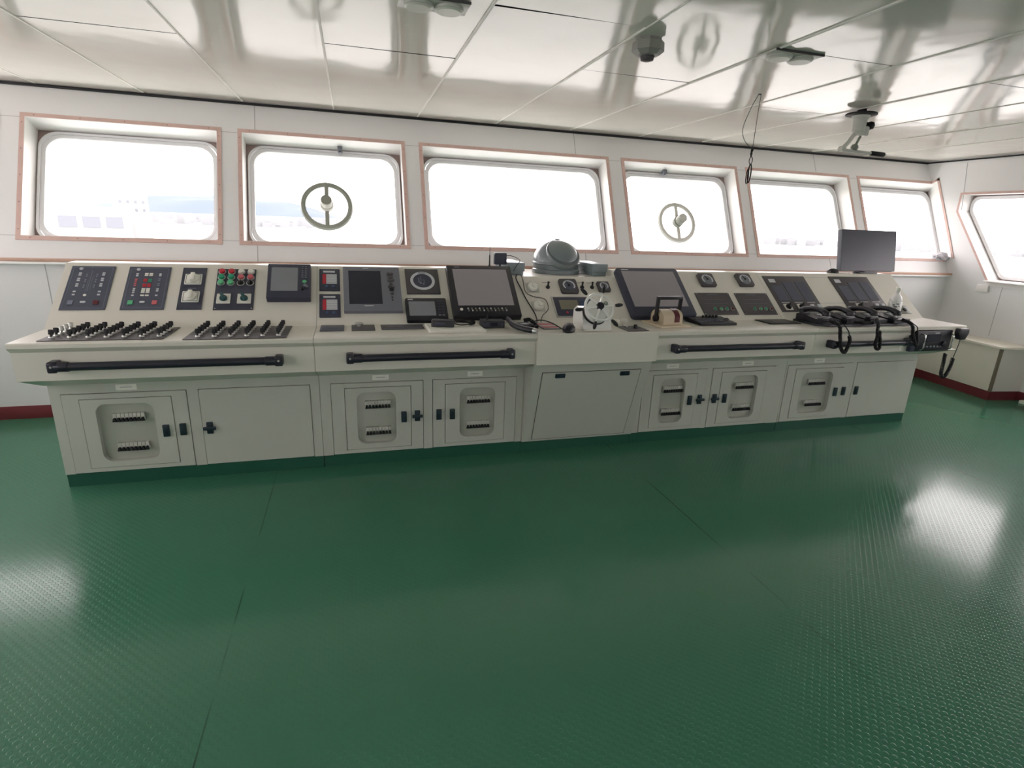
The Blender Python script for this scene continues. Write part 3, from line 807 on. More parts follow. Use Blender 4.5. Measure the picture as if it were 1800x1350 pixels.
meter_panel(3.702, .282, .222, [(-.14, 'rot'), (.0, 'rot'), (.115, 'k'), (.19, 'k')], 'tall slate meter panel with two black rotary knobs')
meter_panel(4.430, .286, .225, [(-.085, 'rot'), (.105, 'k'), (.175, 'k')], 'tall slate meter panel with one black rotary knob, behind the phones')
r = thing('socket_plate', 'small grey green socket plate at the starboard end of the slope', 'socket', SL(4.822, .088))
bx(r, 'face_plate', 'khaki', -.062, .062, -.048, .048, 0, .006, bev=.002); disc(r, 'socket', 'blackm', .005, -.005, .006, .014, .018)

# ---------------------------------------------------------------- desk: toggle banks
def toggle_bank(x0, x1, y0, y1, cols, label, silver=False):
    r = thing('toggle_bank', label, 'switch panel', DK(0, 0), 'toggle banks on the desk')
    bx(r, 'face_plate', 'slate', x0, x1, y0, y1, 0, .004, bev=.001)
    pr = {}
    for j, cx_ in enumerate(cols):
        for i in range(5):
            y = y0 + .062 + i * (y1 - y0 - .115) / 4
            key = 'steel' if silver and j == 0 and i > 1 else 'blackm'
            if key not in pr:
                o = MB().cyl((0, 0, 0), (0, 0, .010), .0145, .0125, n=14, bev=.002).build('switch', 'steel', r)
                b = MB(); b.cyl((0, 0, .008), (0, .004, .024), .0055, n=8); b.T = Matrix.Translation((0, .006, .030)) @ Matrix.Rotation(radians(-18), 4, 'X')
                b.box(-.0115, .0115, -.009, .009, -.012, .016, .004); b.build('switch_cap', key, o); pr[key] = o; o.location = (cx_, y, .004)
            else: copyp(pr[key], r, cx_, y, .004)
    return r
toggle_bank(-1.625, -1.035, 3.400, 3.738, [-1.582 + .0855 * k for k in range(7)], 'grey bank of seven switch columns at the port end of the desk', True)
toggle_bank(-.932, -.392, 3.368, 3.738, [-.868 + .0855 * k for k in range(6)], 'grey bank of six switch columns beside the small desk plates')

# small plates
r = thing('desk_plate', 'small plain dark plate on the desk, nearest the switch bank', 'plate', DK(-.144, 3.648), 'small desk plates')
bx(r, 'face_plate', 'slateb', -.073, .073, -.095, .095, 0, .004, bev=.001); marks(r, 'legend', 'dimmark', [(-.04, .03, .02, .03), (-.04, -.02, -.04, -.03)], .004)
r = thing('desk_plate', 'small dark plate with a single steel knob on the desk', 'plate', DK(.048, 3.647), 'small desk plates')
bx(r, 'face_plate', 'slate', -.073, .073, -.095, .095, 0, .004, bev=.001); MB().lathe([(.012, .004), (.012, .014), (.024, .016), (.026, .024), (.02, .030), (0, .032)], 20, Matrix.Translation((-.026, .045, 0))).build('knob', 'steel', r)
r = thing('desk_plate', 'long dark plate with white text, beside the papers', 'plate', DK(.300, 3.655), 'small desk plates')
bx(r, 'face_plate', 'slate', -.139, .139, -.08, .08, 0, .004, bev=.001); marks(r, 'legend', 'dimmark', [(-.09 + .06 * i, -.055 + .06 * i, .005, .022) for i in range(4)] + [(-.125, .125, .058, .061), (-.125, .125, -.061, -.058)], .004)
# papers
r = thing('paper_pad', 'thin white paper pad lying on the desk under a hand microphone', 'paper', DK(.640, 3.573, 0))
b = MB()
for i in range(4): b.box(-.188 + .002 * i, .182 - .001 * i, -.136, .15 - .003 * i, .0035 * i, .0035 * i + .003, m=Matrix.Rotation(radians(.5 * i), 4, 'Z'))
b.build('sheets', 'paper', r, smooth=False)
# hand microphone lying on the papers
r = thing('hand_microphone', 'black hand microphone lying on the white papers', 'microphone', DK(.560, 3.590, radians(-14), .9665))
rb(r, 'body', 'black', -.075, .075, -.032, .032, 0, .045, r=.014, bev=.008)
MB().box(-.05, .02, -.0345, -.03, .012, .032, .002).build('talk_key', 'navy', r)
b = MB(); b.tube(smooth_path([(.075, 0, .02), (.12, .02, .008), (.17, .045, .010)]), .004)
b.tube(coil(smooth_path([(.17, .045, .014), (.20, .075, .016), (.19, .11, .016), (.12, .12, .016), (.05, .11, .016), (.0, .095, .016)], 6), .010, .009, .0035), .0035, 6)
b.build('coiled_cord', 'blackm', r)
# VHF set under the display
r = thing('radio_transceiver', 'flat black radio transceiver on the desk below the gold keyed display', 'radio', DK(.905, 3.625, radians(-3)))
rb(r, 'housing', 'black', -.08, .08, -.05, .045, 0, .050, r=.006, bev=.004)
bx(r, 'screen', 'screen', -.02, .03, -.0525, -.049, .014, .038)
for x in (-.06, -.038, .055): MB().cyl((x, -.05, .026), (x, -.064, .026), .012, n=16, bev=.002).build('knob', 'navy', r)
b = MB(); b.box(-.04, -.03, -.02, .0, .05, .085, .003); b.cyl((-.035, -.01, .08), (-.02, -.012, .105), .006); b.build('bracket', 'blackm', r)
# angled hand microphone hanging over the desk edge
r = thing('radio_handset', 'black radio handset with a bent grip reaching over the desk edge', 'handset', DK(1.062, 3.47, 0))
b = MB(); b.tube(smooth_path([(-.045, .16, .055), (-.048, .09, .05), (-.04, .02, .035), (.0, -.06, .026), (.055, -.115, .022)], 5), [.016] * 8 + [.019] * 8 + [.02] * 5, 12); b.build('grip', 'black', r)
b = MB(); b.rbox(-.05, .05, -.045, .045, 0, .04, .012, .008, m=Matrix.Translation((.05, .06, .001)) @ Matrix.Rotation(radians(20), 4, 'Z')); b.build('cradle', 'black', r)
b = MB(); b.cyl((.055, -.115, .022), (.075, -.135, .02), .021, .017, n=14, bev=.003); b.build('end_cap', 'steel', r)
b = MB(); b.tube(coil(smooth_path([(.06, .108, .05), (.11, .13, .05), (.135, .08, .02), (.125, .03, .016), (.085, -.005, .017)], 6), .011, .010, .0038), .0038, 6); b.build('coiled_cord', 'blackm', r)
# red striped notice
r = thing('notice_plate', 'small notice plate with two red stripes beside the wheel pedestal', 'plate', DK(1.310, 3.615))
bx(r, 'face_plate', 'slate', -.073, .073, -.115, .115, 0, .003, bev=.001); bx(r, 'label', 'lightmark', -.06, .06, -.1, .1, .003, .0036)
marks(r, 'red_stripe', 'red', [(-.058, .058, .02, .085), (-.058, .058, -.075, -.025)], .0036)
# microphone by the pedestal
r = thing('desk_microphone', 'glossy black mouse shaped microphone at the foot of the wheel pedestal', 'microphone', DK(1.392, 3.418, radians(60)))
MB().lathe([(.0, 0), (.05, 0), (.056, .012), (.052, .03), (.036, .048), (.014, .056), (0, .057)], 24, Matrix.Diagonal((1.28, .78, 1, 1))).build('body', 'black', r)
rb(r, 'talk_key', 'grey', .0, .045, -.022, .022, .045, .053, r=.008, bev=.003)
b = MB(); b.tube(smooth_path([(-.06, 0, .02), (-.09, .03, .03), (-.03, .12, .055), (.06, .22, .05), (.08, .30, .012)], 8), .004); b.build('cable', 'blackm', r)
# cables from the handset up to the top of the slope
def slope_pts(l): return [SL(x, s, n).translation for x, s, n in l]
b = MB(); b.tube(smooth_path(slope_pts([(1.205, .45, .03), (1.196, .42, .012), (1.215, .33, .008), (1.235, .22, .008), (1.268, .10, .008), (1.275, .04, .012)]) + [Vector((1.262, 3.715, .962)), Vector((1.225, 3.665, .962))], 8), .0042)
tag(b.build('cable', 'blackm'), 'thick black cable running down the helm panel edge', 'cable')
b = MB(); b.tube(smooth_path(slope_pts([(1.235, .45, .03), (1.250, .40, .006), (1.248, .29, .006), (1.30, .245, .006), (1.385, .215, .007), (1.388, .12, .008), (1.33, .055, .008)]) + [Vector((1.30, 3.735, .960))], 8), .003)
tag(b.build('cable', 'slate'), 'thin grey cable looping past the lower white selector', 'cable')

# ---------------------------------------------------------------- steering wheel on its pedestal
r = thing('steering_wheel', 'white six spoked ship steering wheel on a white pedestal', 'steering wheel', DK(1.606, 3.42))
b = MB(); b.prism([(.0, 0), (.19, 0), (.205, .06), (.20, .12), (.15, .150), (.05, .140)], -.105, .105, YZX); b.build('pedestal', 'wheel', r, smooth=False)
b = MB(); b.box(-.106, .106, -.010, .004, 0, .012, .002); b.mi = 1
for x in (-.094, .094): b.cyl((x, -.0105, .006), (x, -.012, .006), .004, n=8)
b.build('foot_plate', ['white', 'steel'], r)
WT = Matrix.Translation((-.022, -.045, .170)) @ Matrix.Rotation(radians(52), 4, 'X')
b = MB(); b.T = WT; b.lathe([(.075, -.09), (.08, -.06), (.078, -.02), (.055, -.008), (.02, 0), (0, 0)], 32); b.build('drum', 'wheel', r)
b = MB(); b.T = WT; b.lathe([(.082, -.095), (.088, -.088), (.088, -.08), (.082, -.074)], 32, loop=True); b.build('drum_gasket', 'blackm', r)
b = MB(); b.T = WT; b.torus(.098, .0095, 48, 10); b.build('rim', 'wheel', r)
for k_ in range(6):
    a = radians(6 + 60 * k_); d_ = Vector((cos(a), sin(a), 0)); n_ = Vector((-sin(a), cos(a), 0))
    b = MB(); b.T = WT; b.tube([d_ * .02 + Vector((0, 0, .012)), d_ * .06 + Vector((0, 0, .006)), d_ * .098], [.010, .008, .008], 8)
    b.tube([d_ * .098, d_ * .122], .0055, 8); sp_ = b.build('spoke', 'wheel', r)
    b = MB(); b.T = WT; b.tube([d_ * .118, d_ * .128, d_ * .148, d_ * .168, d_ * .178], [.006, .011, .0135, .011, .006], 12); b.build('handle', 'blackm', sp_)
b = MB(); b.T = WT; b.cyl((0, 0, .004), (0, 0, .03), .028, .025, n=24, bev=.004); b.build('hub_cap', 'black', r)
b = MB(); b.T = WT; b.cyl((.045, .02, .004), (.045, .02, .024), .018, .015, n=18, bev=.003); b.build('rim_knob', 'chrome', r)

# plate with knobs by the wheel
r = thing('dimmer_plate', 'dark dimmer plate with one black knob, at the edge beside the wheel', 'plate', DK(1.900, 3.470))
bx(r, 'face_plate', 'slate', -.082, .082, -.092, .092, 0, .004, bev=.001); disc(r, 'knob', 'blackm', .022, .0, .004, .030, .013); disc(r, 'steel_post', 'steel', -.035, .02, .004, .016, .006)
for x, y, l in ((1.832, 3.602, 'white round knob on the desk behind the dimmer plate, nearer the wheel'), (1.905, 3.612, 'white round knob on the desk behind the dimmer plate, nearer the telegraph')):
    r = thing('round_knob', l, 'knob', DK(x, y), 'white desk knobs'); MB().lathe([(.016, 0), (.016, .014), (.026, .02), (.029, .034), (.022, .046), (0, .05)], 22).build('knob', 'white', r)

# ---------------------------------------------------------------- engine telegraph
r = thing('engine_telegraph', 'beige engine telegraph with a black bow handle', 'telegraph', DK(2.255, 3.615, radians(3)))
rb(r, 'base_plate', 'tele', -.135, .125, -.14, .125, 0, .014, r=.01, bev=.004)
prof = [(-.085, .014), (.085, .014)] + [(.085 * cos(a), .062 + .055 * sin(a)) for a in [pi * i / 14 for i in range(15)]]
b = MB(); b.prism(prof, -.082, .082, YZX); b.build('drum', 'tele', r)
b = MB(); b.prism([(-.087, .03), (.087, .03)] + [(p[0] * 1.02, .062 + (p[1] - .062) * 1.04) for p in prof[2:]], .012, .056, YZX); b.build('dial_band', 'maroon', r)
marks(r, 'dial_marks', 'lightmark', [(.028, .04, -.02 + i * .014, -.016 + i * .014) for i in range(3)], .1195)
for s_ in (-1, 1):
    b = MB(); b.box(s_ * .098 - .008, s_ * .098 + .008, -.016, .016, .05, .20, .003, m=Matrix.Rotation(radians(4), 4, 'X')); b.cyl((s_ * .082, 0, .05), (s_ * .108, 0, .05), .026, n=20, bev=.003); b.build('lever_arm', 'blackm', r)
bx(r, 'lever_grip', 'black', -.106, .106, -.032, .008, .19, .214, bev=.008)

# ---- trackball keyboard
r = thing('trackball_keyboard', 'black trackball keyboard on the desk below the big rounded display', 'keyboard', DK(2.660, 3.633))
b = MB(); b.prism([(-.095, 0), (.11, 0), (.11, .036), (-.095, .018)], -.155, .165, YZX); b.build('housing', 'black', r, smooth=False)
KB = Matrix.Translation((0, -.095, .018)) @ Matrix.Rotation(atan2(.018, .205), 4, 'X')
pk = None
for i in range(3):
    for j in range(7):
        if pk is None: b = MB(); b.box(-.012, .012, -.012, .012, 0, .006, .002); pk = o = b.build('key', 'navy', r)
        else: o = pk.copy(); COL.objects.link(o); o.parent = r
        o.matrix_local = KB @ Matrix.Translation((-.13 + j * .031, .04 + i * .034, 0))
for x in (-.02, .01, .04, .07, .1):
    o = MB().cyl((0, 0, 0), (0, 0, .016), .011, .010, n=14, bev=.002).build('knob', 'blackm', r); o.matrix_local = KB @ Matrix.Translation((x, .175, 0))
o = MB().lathe([(.026, 0), (.024, .008), (.016, .018), (0, .024)], 22).build('trackball', 'slate', r); o.matrix_local = KB @ Matrix.Translation((.12, .07, 0))
# flat dark tray plate
r = thing('mouse_mat', 'flat dark plate lying on the desk between keyboard and phones', 'plate', DK(3.295, 3.645))
rb(r, 'plate', 'blackm', -.145, .15, -.095, .095, 0, .006, r=.006, bev=.002); bx(r, 'pad', 'slate', -.13, .134, -.08, .08, .006, .0075, bev=.001)

# ---------------------------------------------------------------- four handset phones
r = thing('phone_tray', 'long low black tray that carries four telephones', 'tray', DK(3.985, 3.575))
MB().prism(round_poly([(-.485, -.12), (-.40, -.165), (.47, -.165), (.495, -.10), (.495, .105), (-.485, .14)], .02), 0, .016, bev=.004).build('tray', 'black', r)
def phone(x, label):
    r = thing('desk_telephone', label, 'telephone', DK(x, 3.565, radians(7), .9685), 'telephones in the black tray')
    b = MB(); b.prism([(-.125, 0), (.125, 0), (.125, .05), (.07, .055), (-.04, .035), (-.125, .028)], -.098, .105, YZX); b.build('base', 'black', r, smooth=False)
    for y, h_ in ((-.085, .048), (.088, .066)): bx(r, 'cradle', 'black', -.088, -.018, y - .022, y + .022, .026, h_, bev=.005)
    b = MB(); b.T = Matrix.Translation((.045, 0, .041)) @ Matrix.Rotation(radians(9), 4, 'X'); b.box(-.038, .042, -.07, .045, 0, .006, .002)
    kp_ = b.build('keypad', 'grey', r)
    b = MB(); b.T = Matrix.Translation((.045, 0, .047)) @ Matrix.Rotation(radians(9), 4, 'X')
    for i in range(3):
        for j in range(4): b.box(-.03 + i * .024, -.014 + i * .024, -.06 + j * .024, -.046 + j * .024, 0, .004)
    b.build('key_block', 'lightmark', kp_, smooth=False)
    # arched handset
    b = MB(); pts = []; rad = []
    for i in range(17):
        t = i / 16; y = -.125 + .25 * t; pts.append((-.052, y, .074 + .030 * sin(pi * t))); rad.append(.020 if .2 < t < .8 else .024)
    b.tube(pts, rad, 12)
    for y in (-.108, .108): b.cyl((-.052, y, .06), (-.052, y, .092), .031, .027, n=20, bev=.006)
    hs = b.build('handset', 'black', r)
    b = MB()
    for y in (-.108, .108): b.cyl((-.052, y, .056), (-.052, y, .061), .028, n=18)
    b.build('earpiece', 'steel', hs)
    return r
p1 = phone(3.612, 'handset telephone nearest the flat plate, cord looped down to the rail')
p2 = phone(3.852, 'handset telephone second from the flat plate')
p3 = phone(4.096, 'handset telephone third from the flat plate, knotted cord hanging in front')
p4 = phone(4.338, 'handset telephone nearest the water bottle, cord over the desk corner')
def cord(p, pts, name='coiled_cord', R=.011, tail=None):
    inv = p.matrix_world.inverted() if False else (DK(p.location.x, p.location.y, radians(7), p.location.z)).inverted()
    b = MB(); b.tube(coil([inv @ Vector(q) for q in smooth_path(pts, 8)], R, .009, .004), .004, 6)
    if tail: b.tube([inv @ Vector(q) for q in smooth_path(tail, 6)], .004, 8)
    b.build(name, 'blackm', p)
cord(p1, [(3.585, 3.425, 1.0), (3.60, 3.335, .975), (3.603, 3.312, .90), (3.606, 3.285, .81), (3.635, 3.275, .775), (3.66, 3.28, .80), (3.69, 3.295, .86), (3.700, 3.318, .895)], tail=[(3.700, 3.318, .895), (3.685, 3.322, .935), (3.668, 3.38, .99), (3.66, 3.42, 1.0)])
cord(p3, [(4.06, 3.42, 1.0), (3.985, 3.335, .98), (3.965, 3.312, .93), (3.962, 3.300, .88), (3.935, 3.282, .84), (3.945, 3.275, .80), (3.978, 3.275, .80), (3.985, 3.285, .85), (3.985, 3.302, .90), (3.995, 3.315, .93)], R=.010)
cord(p4, [(4.33, 3.425, 1.0), (4.335, 3.335, .975), (4.34, 3.312, .90), (4.345, 3.285, .84), (4.36, 3.28, .815), (4.372, 3.285, .84), (4.380, 3.305, .89), (4.385, 3.315, .91)], tail=[(4.385, 3.315, .91), (4.385, 3.325, .955), (4.365, 3.40, .995), (4.35, 3.43, 1.0)])
cord(p2, [(3.83, 3.42, .99), (3.87, 3.38, .985), (3.93, 3.378, .982), (3.99, 3.385, .982)], R=.009)

# ---- water bottle
r = thing('water_bottle', 'translucent white plastic bottle with black print at the desk end', 'bottle', DK(4.545, 3.690) @ Matrix.Scale(1.2, 4))
MB().lathe([(.036, 0), (.042, .004), (.043, .02), (.040, .05), (.043, .06), (.043, .125), (.039, .132), (.041, .140), (.034, .162), (.020, .182), (.0145, .192), (.0145, .206), (.018, .208), (.018, .212)], 28).build('body', 'bottle', r)
MB().cyl((0, 0, .212), (0, 0, .234), .0165, n=20, bev=.002).build('cap', 'white', r)
b = MB()
for z, a0, a1 in ((.086, -165, -128), (.098, -150, -118), (.110, -158, -136), (.118, -132, -108), (.104, -112, -96)):
    pts = [(.0436 * cos(radians(a)), .0436 * sin(radians(a)), z) for a in range(a0, a1 + 1, 6)]
    b.tube(pts, .0034, 6)
b.build('print', 'blackm', r)

# ---------------------------------------------------------------- radio in the bay under the desk end
r = thing('bay_radio', 'black radio set slung under the starboard end of the desk', 'radio', Matrix.Translation((4.655, 3.36, .742)))
MB().box(-.20, .18, .02, .27, .0, .165, .006).build('housing', 'black', r)
MB().box(-.205, .185, -.004, .02, -.002, .172, .005).build('front_panel', 'black', r)
bx(r, 'screen', 'screen', -.09, .06, -.0058, -.003, .075, .14); bx(r, 'logo_strip', 'lightmark', -.01, .04, -.0058, -.003, .148, .154)
for i in range(6): bx(r, 'key', 'grey', -.12 + i * .038, -.096 + i * .038, -.008, -.003, .03, .044, bev=.002)
MB().cyl((.10, -.004, .06), (.10, -.024, .06), .022, n=20, bev=.003).build('knob', 'black', r)
for x in (-.155, .155):
    b = MB(); b.tube(smooth_path([(x, -.004, .018), (x, -.035, .026), (x, -.038, .08), (x, -.035, .138), (x, -.004, .146)], 5), .006, 8); b.build('handle', 'chrome', r)
bx(r, 'speaker_block', 'navy', -.258, -.207, -.012, .022, .0, .135, bev=.004)
# its hand microphone on the end bracket
r = thing('hand_microphone', 'black hand microphone hanging at the desk corner on a coiled cord', 'microphone', Matrix.Translation((4.905, 3.330, .84)))
b = MB(); b.prism(round_poly([(-.03, 0), (.03, 0), (.058, .055), (.052, .095), (-.052, .095), (-.058, .055)], .016), -.02, .02, Matrix(((1, 0, 0, 0), (0, 0, -1, 0), (0, 1, 0, 0), (0, 0, 0, 1))), .006); b.build('body', 'black', r)
bx(r, 'hang_bracket', 'steel', -.02, .06, .021, .033, .02, .07, bev=.003)
b = MB(); b.tube(smooth_path([(0, 0, .002), (-.004, 0, -.06), (-.018, 0, -.13), (-.022, 0, -.16)], 6), .003, 8)
b.tube(coil(smooth_path([(-.022, 0, -.16), (-.028, 0, -.23), (-.05, .0, -.30), (-.085, 0, -.325), (-.115, 0, -.29), (-.12, .0, -.20), (-.11, .01, -.12)], 6), .012, .010, .0042), .0042, 6); b.build('coiled_cord', 'blackm', r)

# ---------------------------------------------------------------- things on top of the console
ZT = 1.3012
r = thing('antenna_receiver', 'small black box receiver propped on a foot above the slope', 'receiver', Matrix.Translation((1.110, 4.235, ZT)))
rb(r, 'foot', 'blackm', -.035, .035, -.02, .03, 0, .008, r=.006); MB().cyl((0, .005, .006), (0, .005, .03), .007, n=10).build('stem', 'blackm', r)
b = MB(); b.T = FR(0, 0, 0); b.rbox(-.049, .049, .025, .115, -.02, .016, .01, .004); b.build('housing', 'navy', r)
r = thing('whip_antenna', 'thin black whip antenna standing beside the small receiver box', 'antenna', Matrix.Translation((1.030, 4.255, ZT)))
MB().lathe([(.016, 0), (.014, .008), (.006, .02), (.005, .09), (.0022, .1), (.0016, .16), (0, .162)], 12).build('whip', 'blackm', r)
b = MB(); b.tube(smooth_path([(1.162, 4.262, 1.392), (1.21, 4.29, 1.392), (1.25, 4.26, 1.378), (1.255, 4.18, 1.362), (1.222, 4.15, 1.33), (1.19, 4.13, 1.285)], 8), .0026)
tag(b.build('cable', 'blackm'), 'thin cable from the small receiver box over the grey side box', 'cable')

ZH = hz + .0012
r = thing('magnetic_compass', 'grey magnetic compass dome with a round tilted viewing hood', 'compass', Matrix.Translation((1.655, 4.45, ZH)))
MB().lathe([(.200, 0), (.200, .03), (.192, .036), (.192, .07), (.203, .076), (.203, .086), (.198, .094)], 56).build('binnacle_base', 'compass', r)
cz = .094; prof = [(.198, cz)] + [(.198 * cos(a), cz + .178 * sin(a)) for a in [pi / 2 * i / 12 for i in range(1, 12)]] + [(0, cz + .178)]
b = MB(); b.lathe(prof, 56); b.lathe([(.02, cz + .174), (.02, cz + .184), (0, cz + .186)], 16); dome = b.build('dome', 'compass', r)
HT = Matrix.Translation((.002, -.045, .090)) @ Matrix.Rotation(radians(8), 4, 'Z') @ Matrix.Rotation(radians(44), 4, 'X')
b = MB(); b.T = HT; b.lathe([(.142, .02), (.146, .108), (.143, .114), (.137, .114), (.137, .110), (0, .110)], 48); hood = b.build('viewing_hood', 'compass', r)
b = MB(); b.T = HT; b.lathe([(.136, .1105), (.136, .1135), (0, .1135)], 48); b.build('hood_cover', 'hoodc', hood)
for x, l in ((1.232, 'grey correction box beside the compass, next to the small receiver'), (1.945, 'grey correction box beside the compass, next to the big rounded display')):
    r = thing('corrector_box', l, 'box', Matrix.Translation((x, 4.19, ZH)), 'grey boxes flanking the compass')
    bx(r, 'box', 'compassm', -.068, .068, 0, .40, .028, .095, bev=.003); bx(r, 'bracket', 'compassm', -.06, .06, .01, .39, 0, .028, bev=.002)

r = thing('dome_antenna', 'black low dome antenna puck on top beside the monitor', 'antenna', Matrix.Translation((4.375, 4.25, ZT)))
MB().lathe([(.052, 0), (.052, .01), (.045, .022), (.03, .034), (.012, .039), (0, .04)], 28).build('puck', 'blackm', r)

MT = Matrix.Translation((4.775, 4.262, ZT)) @ Matrix.Rotation(radians(0), 4, 'Z')
r = thing('flat_monitor', 'black flat screen monitor with a blank screen before the front windows', 'monitor', MT)
tl = Matrix.Translation((0, -.03, .022)) @ Matrix.Rotation(radians(90 - 11), 4, 'X')
b = MB(); b.T = tl; b.rbox(-.332, .332, 0, .385, -.045, 0, .006, .003); b.build('housing', 'grey', r)
b = MB(); b.T = tl; b.rbox(-.329, .329, .002, .383, 0, .0025, .004); b.build('screen', 'monitor', r)
b = MB(); b.cyl((.0, .03, .008), (0, .06, .16), .018, n=14); b.build('stand_neck', 'black', r)
MB().prism(round_poly([(-.13, -.04), (.13, -.04), (.13, .035), (-.13, .035)], .03), 0, .012, bev=.003).build('stand_foot', 'black', r)

# crumpled bag on the corner sill
ws = WL(6.86, T0 + .004, -.06).translation
r = thing('crumpled_bag', 'crumpled grey white plastic bag on the corner window sill', 'bag', Matrix.Translation((6.80, 5.085, 1.40 + .03)))
t = bmesh.new(); bmesh.ops.create_icosphere(t, subdivisions=4, radius=.06)
rn = random.Random(3)
from mathutils import noise as mn
for v in t.verts:
    n_ = mn.noise(v.co * 28) * .5 + mn.noise(v.co * 60) * .28
    v.co *= 1 + n_ * .8; v.co.x *= 1.75; v.co.z = max(v.co.z, -.03)
b = MB(); b._merge(t); b.build('bag', 'bag', r, ang=20)

# ---------------------------------------------------------------- clear view screens
def clear_view(x, t, mring, mhub, label):
    r = thing('clear_view_screen', label, 'clear view screen', WL(x, t, -.164), 'rotating clear view screens')
    b = MB(); b.lathe([(.180, 0), (.180, .016), (.194, .024), (.216, .02), (.225, .0)], 64, loop=True); b.build('ring', mring, r)
    MB().lathe([(.188, .004), (.188, .007), (0, .007), (0, .004)], 48).build('disc_pane', 'glass', r)
    for s_ in (-1, 1): bx(r, 'spoke', mring, -.018, .018, s_ * .12 - .075, s_ * .12 + .075, .008, .024, bev=.004)
    b = MB(); b.cyl((0, 0, .006), (0, 0, .05), .058, .055, n=28, bev=.004); b.build('motor_base', mhub, r)
    b = MB(); b.cyl((0, 0, .048), (0, 0, .13), .048, .047, n=28, bev=.006); b.mi = 1; b.cyl((0, 0, .13), (0, 0, .134), .044, n=28); b.build('motor', [mhub, mring], r)
    b = MB(); b.tube(smooth_path([(.0, .20, .014), (-.006, .24, .012), (-.012, .3, .006), (-.014, .37, .01)], 6), .002, 6); b.build('supply_wire', 'seam', r)
clear_view(-.199, .592, 'olive', 'silvg', 'dark ringed clear view screen on the pane left of the widest window')
clear_view(3.345, .575, 'silvg', 'olive', 'pale ringed clear view screen on the pane right of the widest window')
for x, l in ((-.068, 'small grey hook over the pane with the dark clear view screen'), (3.235, 'small grey hook over the pane with the pale clear view screen')):
    r = thing('window_hook', l, 'hook', WL(x, T1 - .003, -.11), 'hooks above the clear view screens'); b = MB(); b.box(-.022, .022, -.045, 0, -.02, .02, .004); b.cyl((0, -.045, .0), (0, -.06, .0), .014, n=12); b.build('hook', 'grey', r)

# ---------------------------------------------------------------- locker along the starboard wall
r = thing('corner_locker', 'long low beige locker with a dark corner strip along the starboard wall', 'locker', Matrix())
lp = [(6.50, 3.985), (6.868, 3.93), (6.868, 4.985), (6.66, 4.985)]
MB().prism(lp, .10, .565).build('carcass', 'locker', r, smooth=False)
b = MB(); b.prism([(6.503, 3.983), (6.868, 3.929), (6.868, 3.926), (6.503, 3.980)], .10, .565); b.build('end_panel', 'lockerg', r, smooth=False)
MB().prism(inset_poly(lp, .004), 0, .0995).build('plinth', 'base', r, smooth=False)
MB().prism(round_poly([(6.463, 3.955), (6.869, 3.885), (6.869, 4.988), (6.63, 4.988)], .03), .566, .588, bev=.003).build('worktop', 'locker', r)
b = MB(); b.cyl((6.502, 3.982, .10), (6.502, 3.982, .562), .017, n=10); b.build('corner_strip', 'lockedge', r)
r = thing('junction_box', 'flat white junction box on the side wall below the sill ledge', 'box', Matrix(((0, 0, -1, XR - .0012), (-1, 0, 0, 4.570), (0, 1, 0, 1.128), (0, 0, 0, 1))))
rb(r, 'cover', 'reveal', -.062, .062, -.04, .04, 0, .022, r=.006, bev=.003)
r = thing('white_block', 'small white block lying on the floor by the starboard skirting', 'block', Matrix.Translation((6.80, 3.80, 0)))
MB().prism([(-.05, 0), (.05, 0), (.05, .03), (-.05, .008)], -.03, .03, Matrix(((0, 0, 1, 0), (1, 0, 0, 0), (0, 1, 0, 0), (0, 0, 0, 1)))).build('block', 'white', r, smooth=False)

# ---------------------------------------------------------------- ceiling fittings
r = thing('smoke_detector', 'grey octagonal smoke detector on the ceiling above the helm', 'detector', Matrix.Translation((1.462, 2.80, ZC - .001)))
b = MB(); b.lathe([(.062, 0), (.064, -.010), (.078, -.016), (.080, -.056), (.056, -.074), (.038, -.077), (.036, -.070)], 8, Matrix.Rotation(radians(22), 4, 'Z')); b.build('housing', 'detect', r, ang=10)
MB().lathe([(.035, -.072), (.032, -.094), (.02, -.098), (0, -.099)], 20).build('sensor', 'slate', r)
for x, y, l in ((.385, 2.735, 'twin round ceiling light in a grey tray, port of the smoke detector'), (2.255, 2.735, 'twin round ceiling light in a dark edged tray, starboard of the smoke detector')):
    r = thing('ceiling_light', l, 'ceiling light', Matrix.Translation((x, y, ZC - .002)), 'twin ceiling lights')
    b = MB(); b.box(-.15, .15, -.075, .075, -.010, 0, .002); b.mi = 1; b.box(-.15, .15, -.078, -.074, -.011, 0); b.build('tray', ['silvg', 'slate'], r)
    for xx in (-.066, .066):
        o = MB().lathe([(.060, 0), (.060, -.014), (.052, -.02), (.0, -.021)], 32).build('lamp_disc', 'white', r); o.location = (xx, 0, -.010)
        MB().lathe([(.062, 0), (.065, -.004), (.065, -.012), (.060, -.014)], 32, loop=True).build('lamp_rim', 'silvg', o)
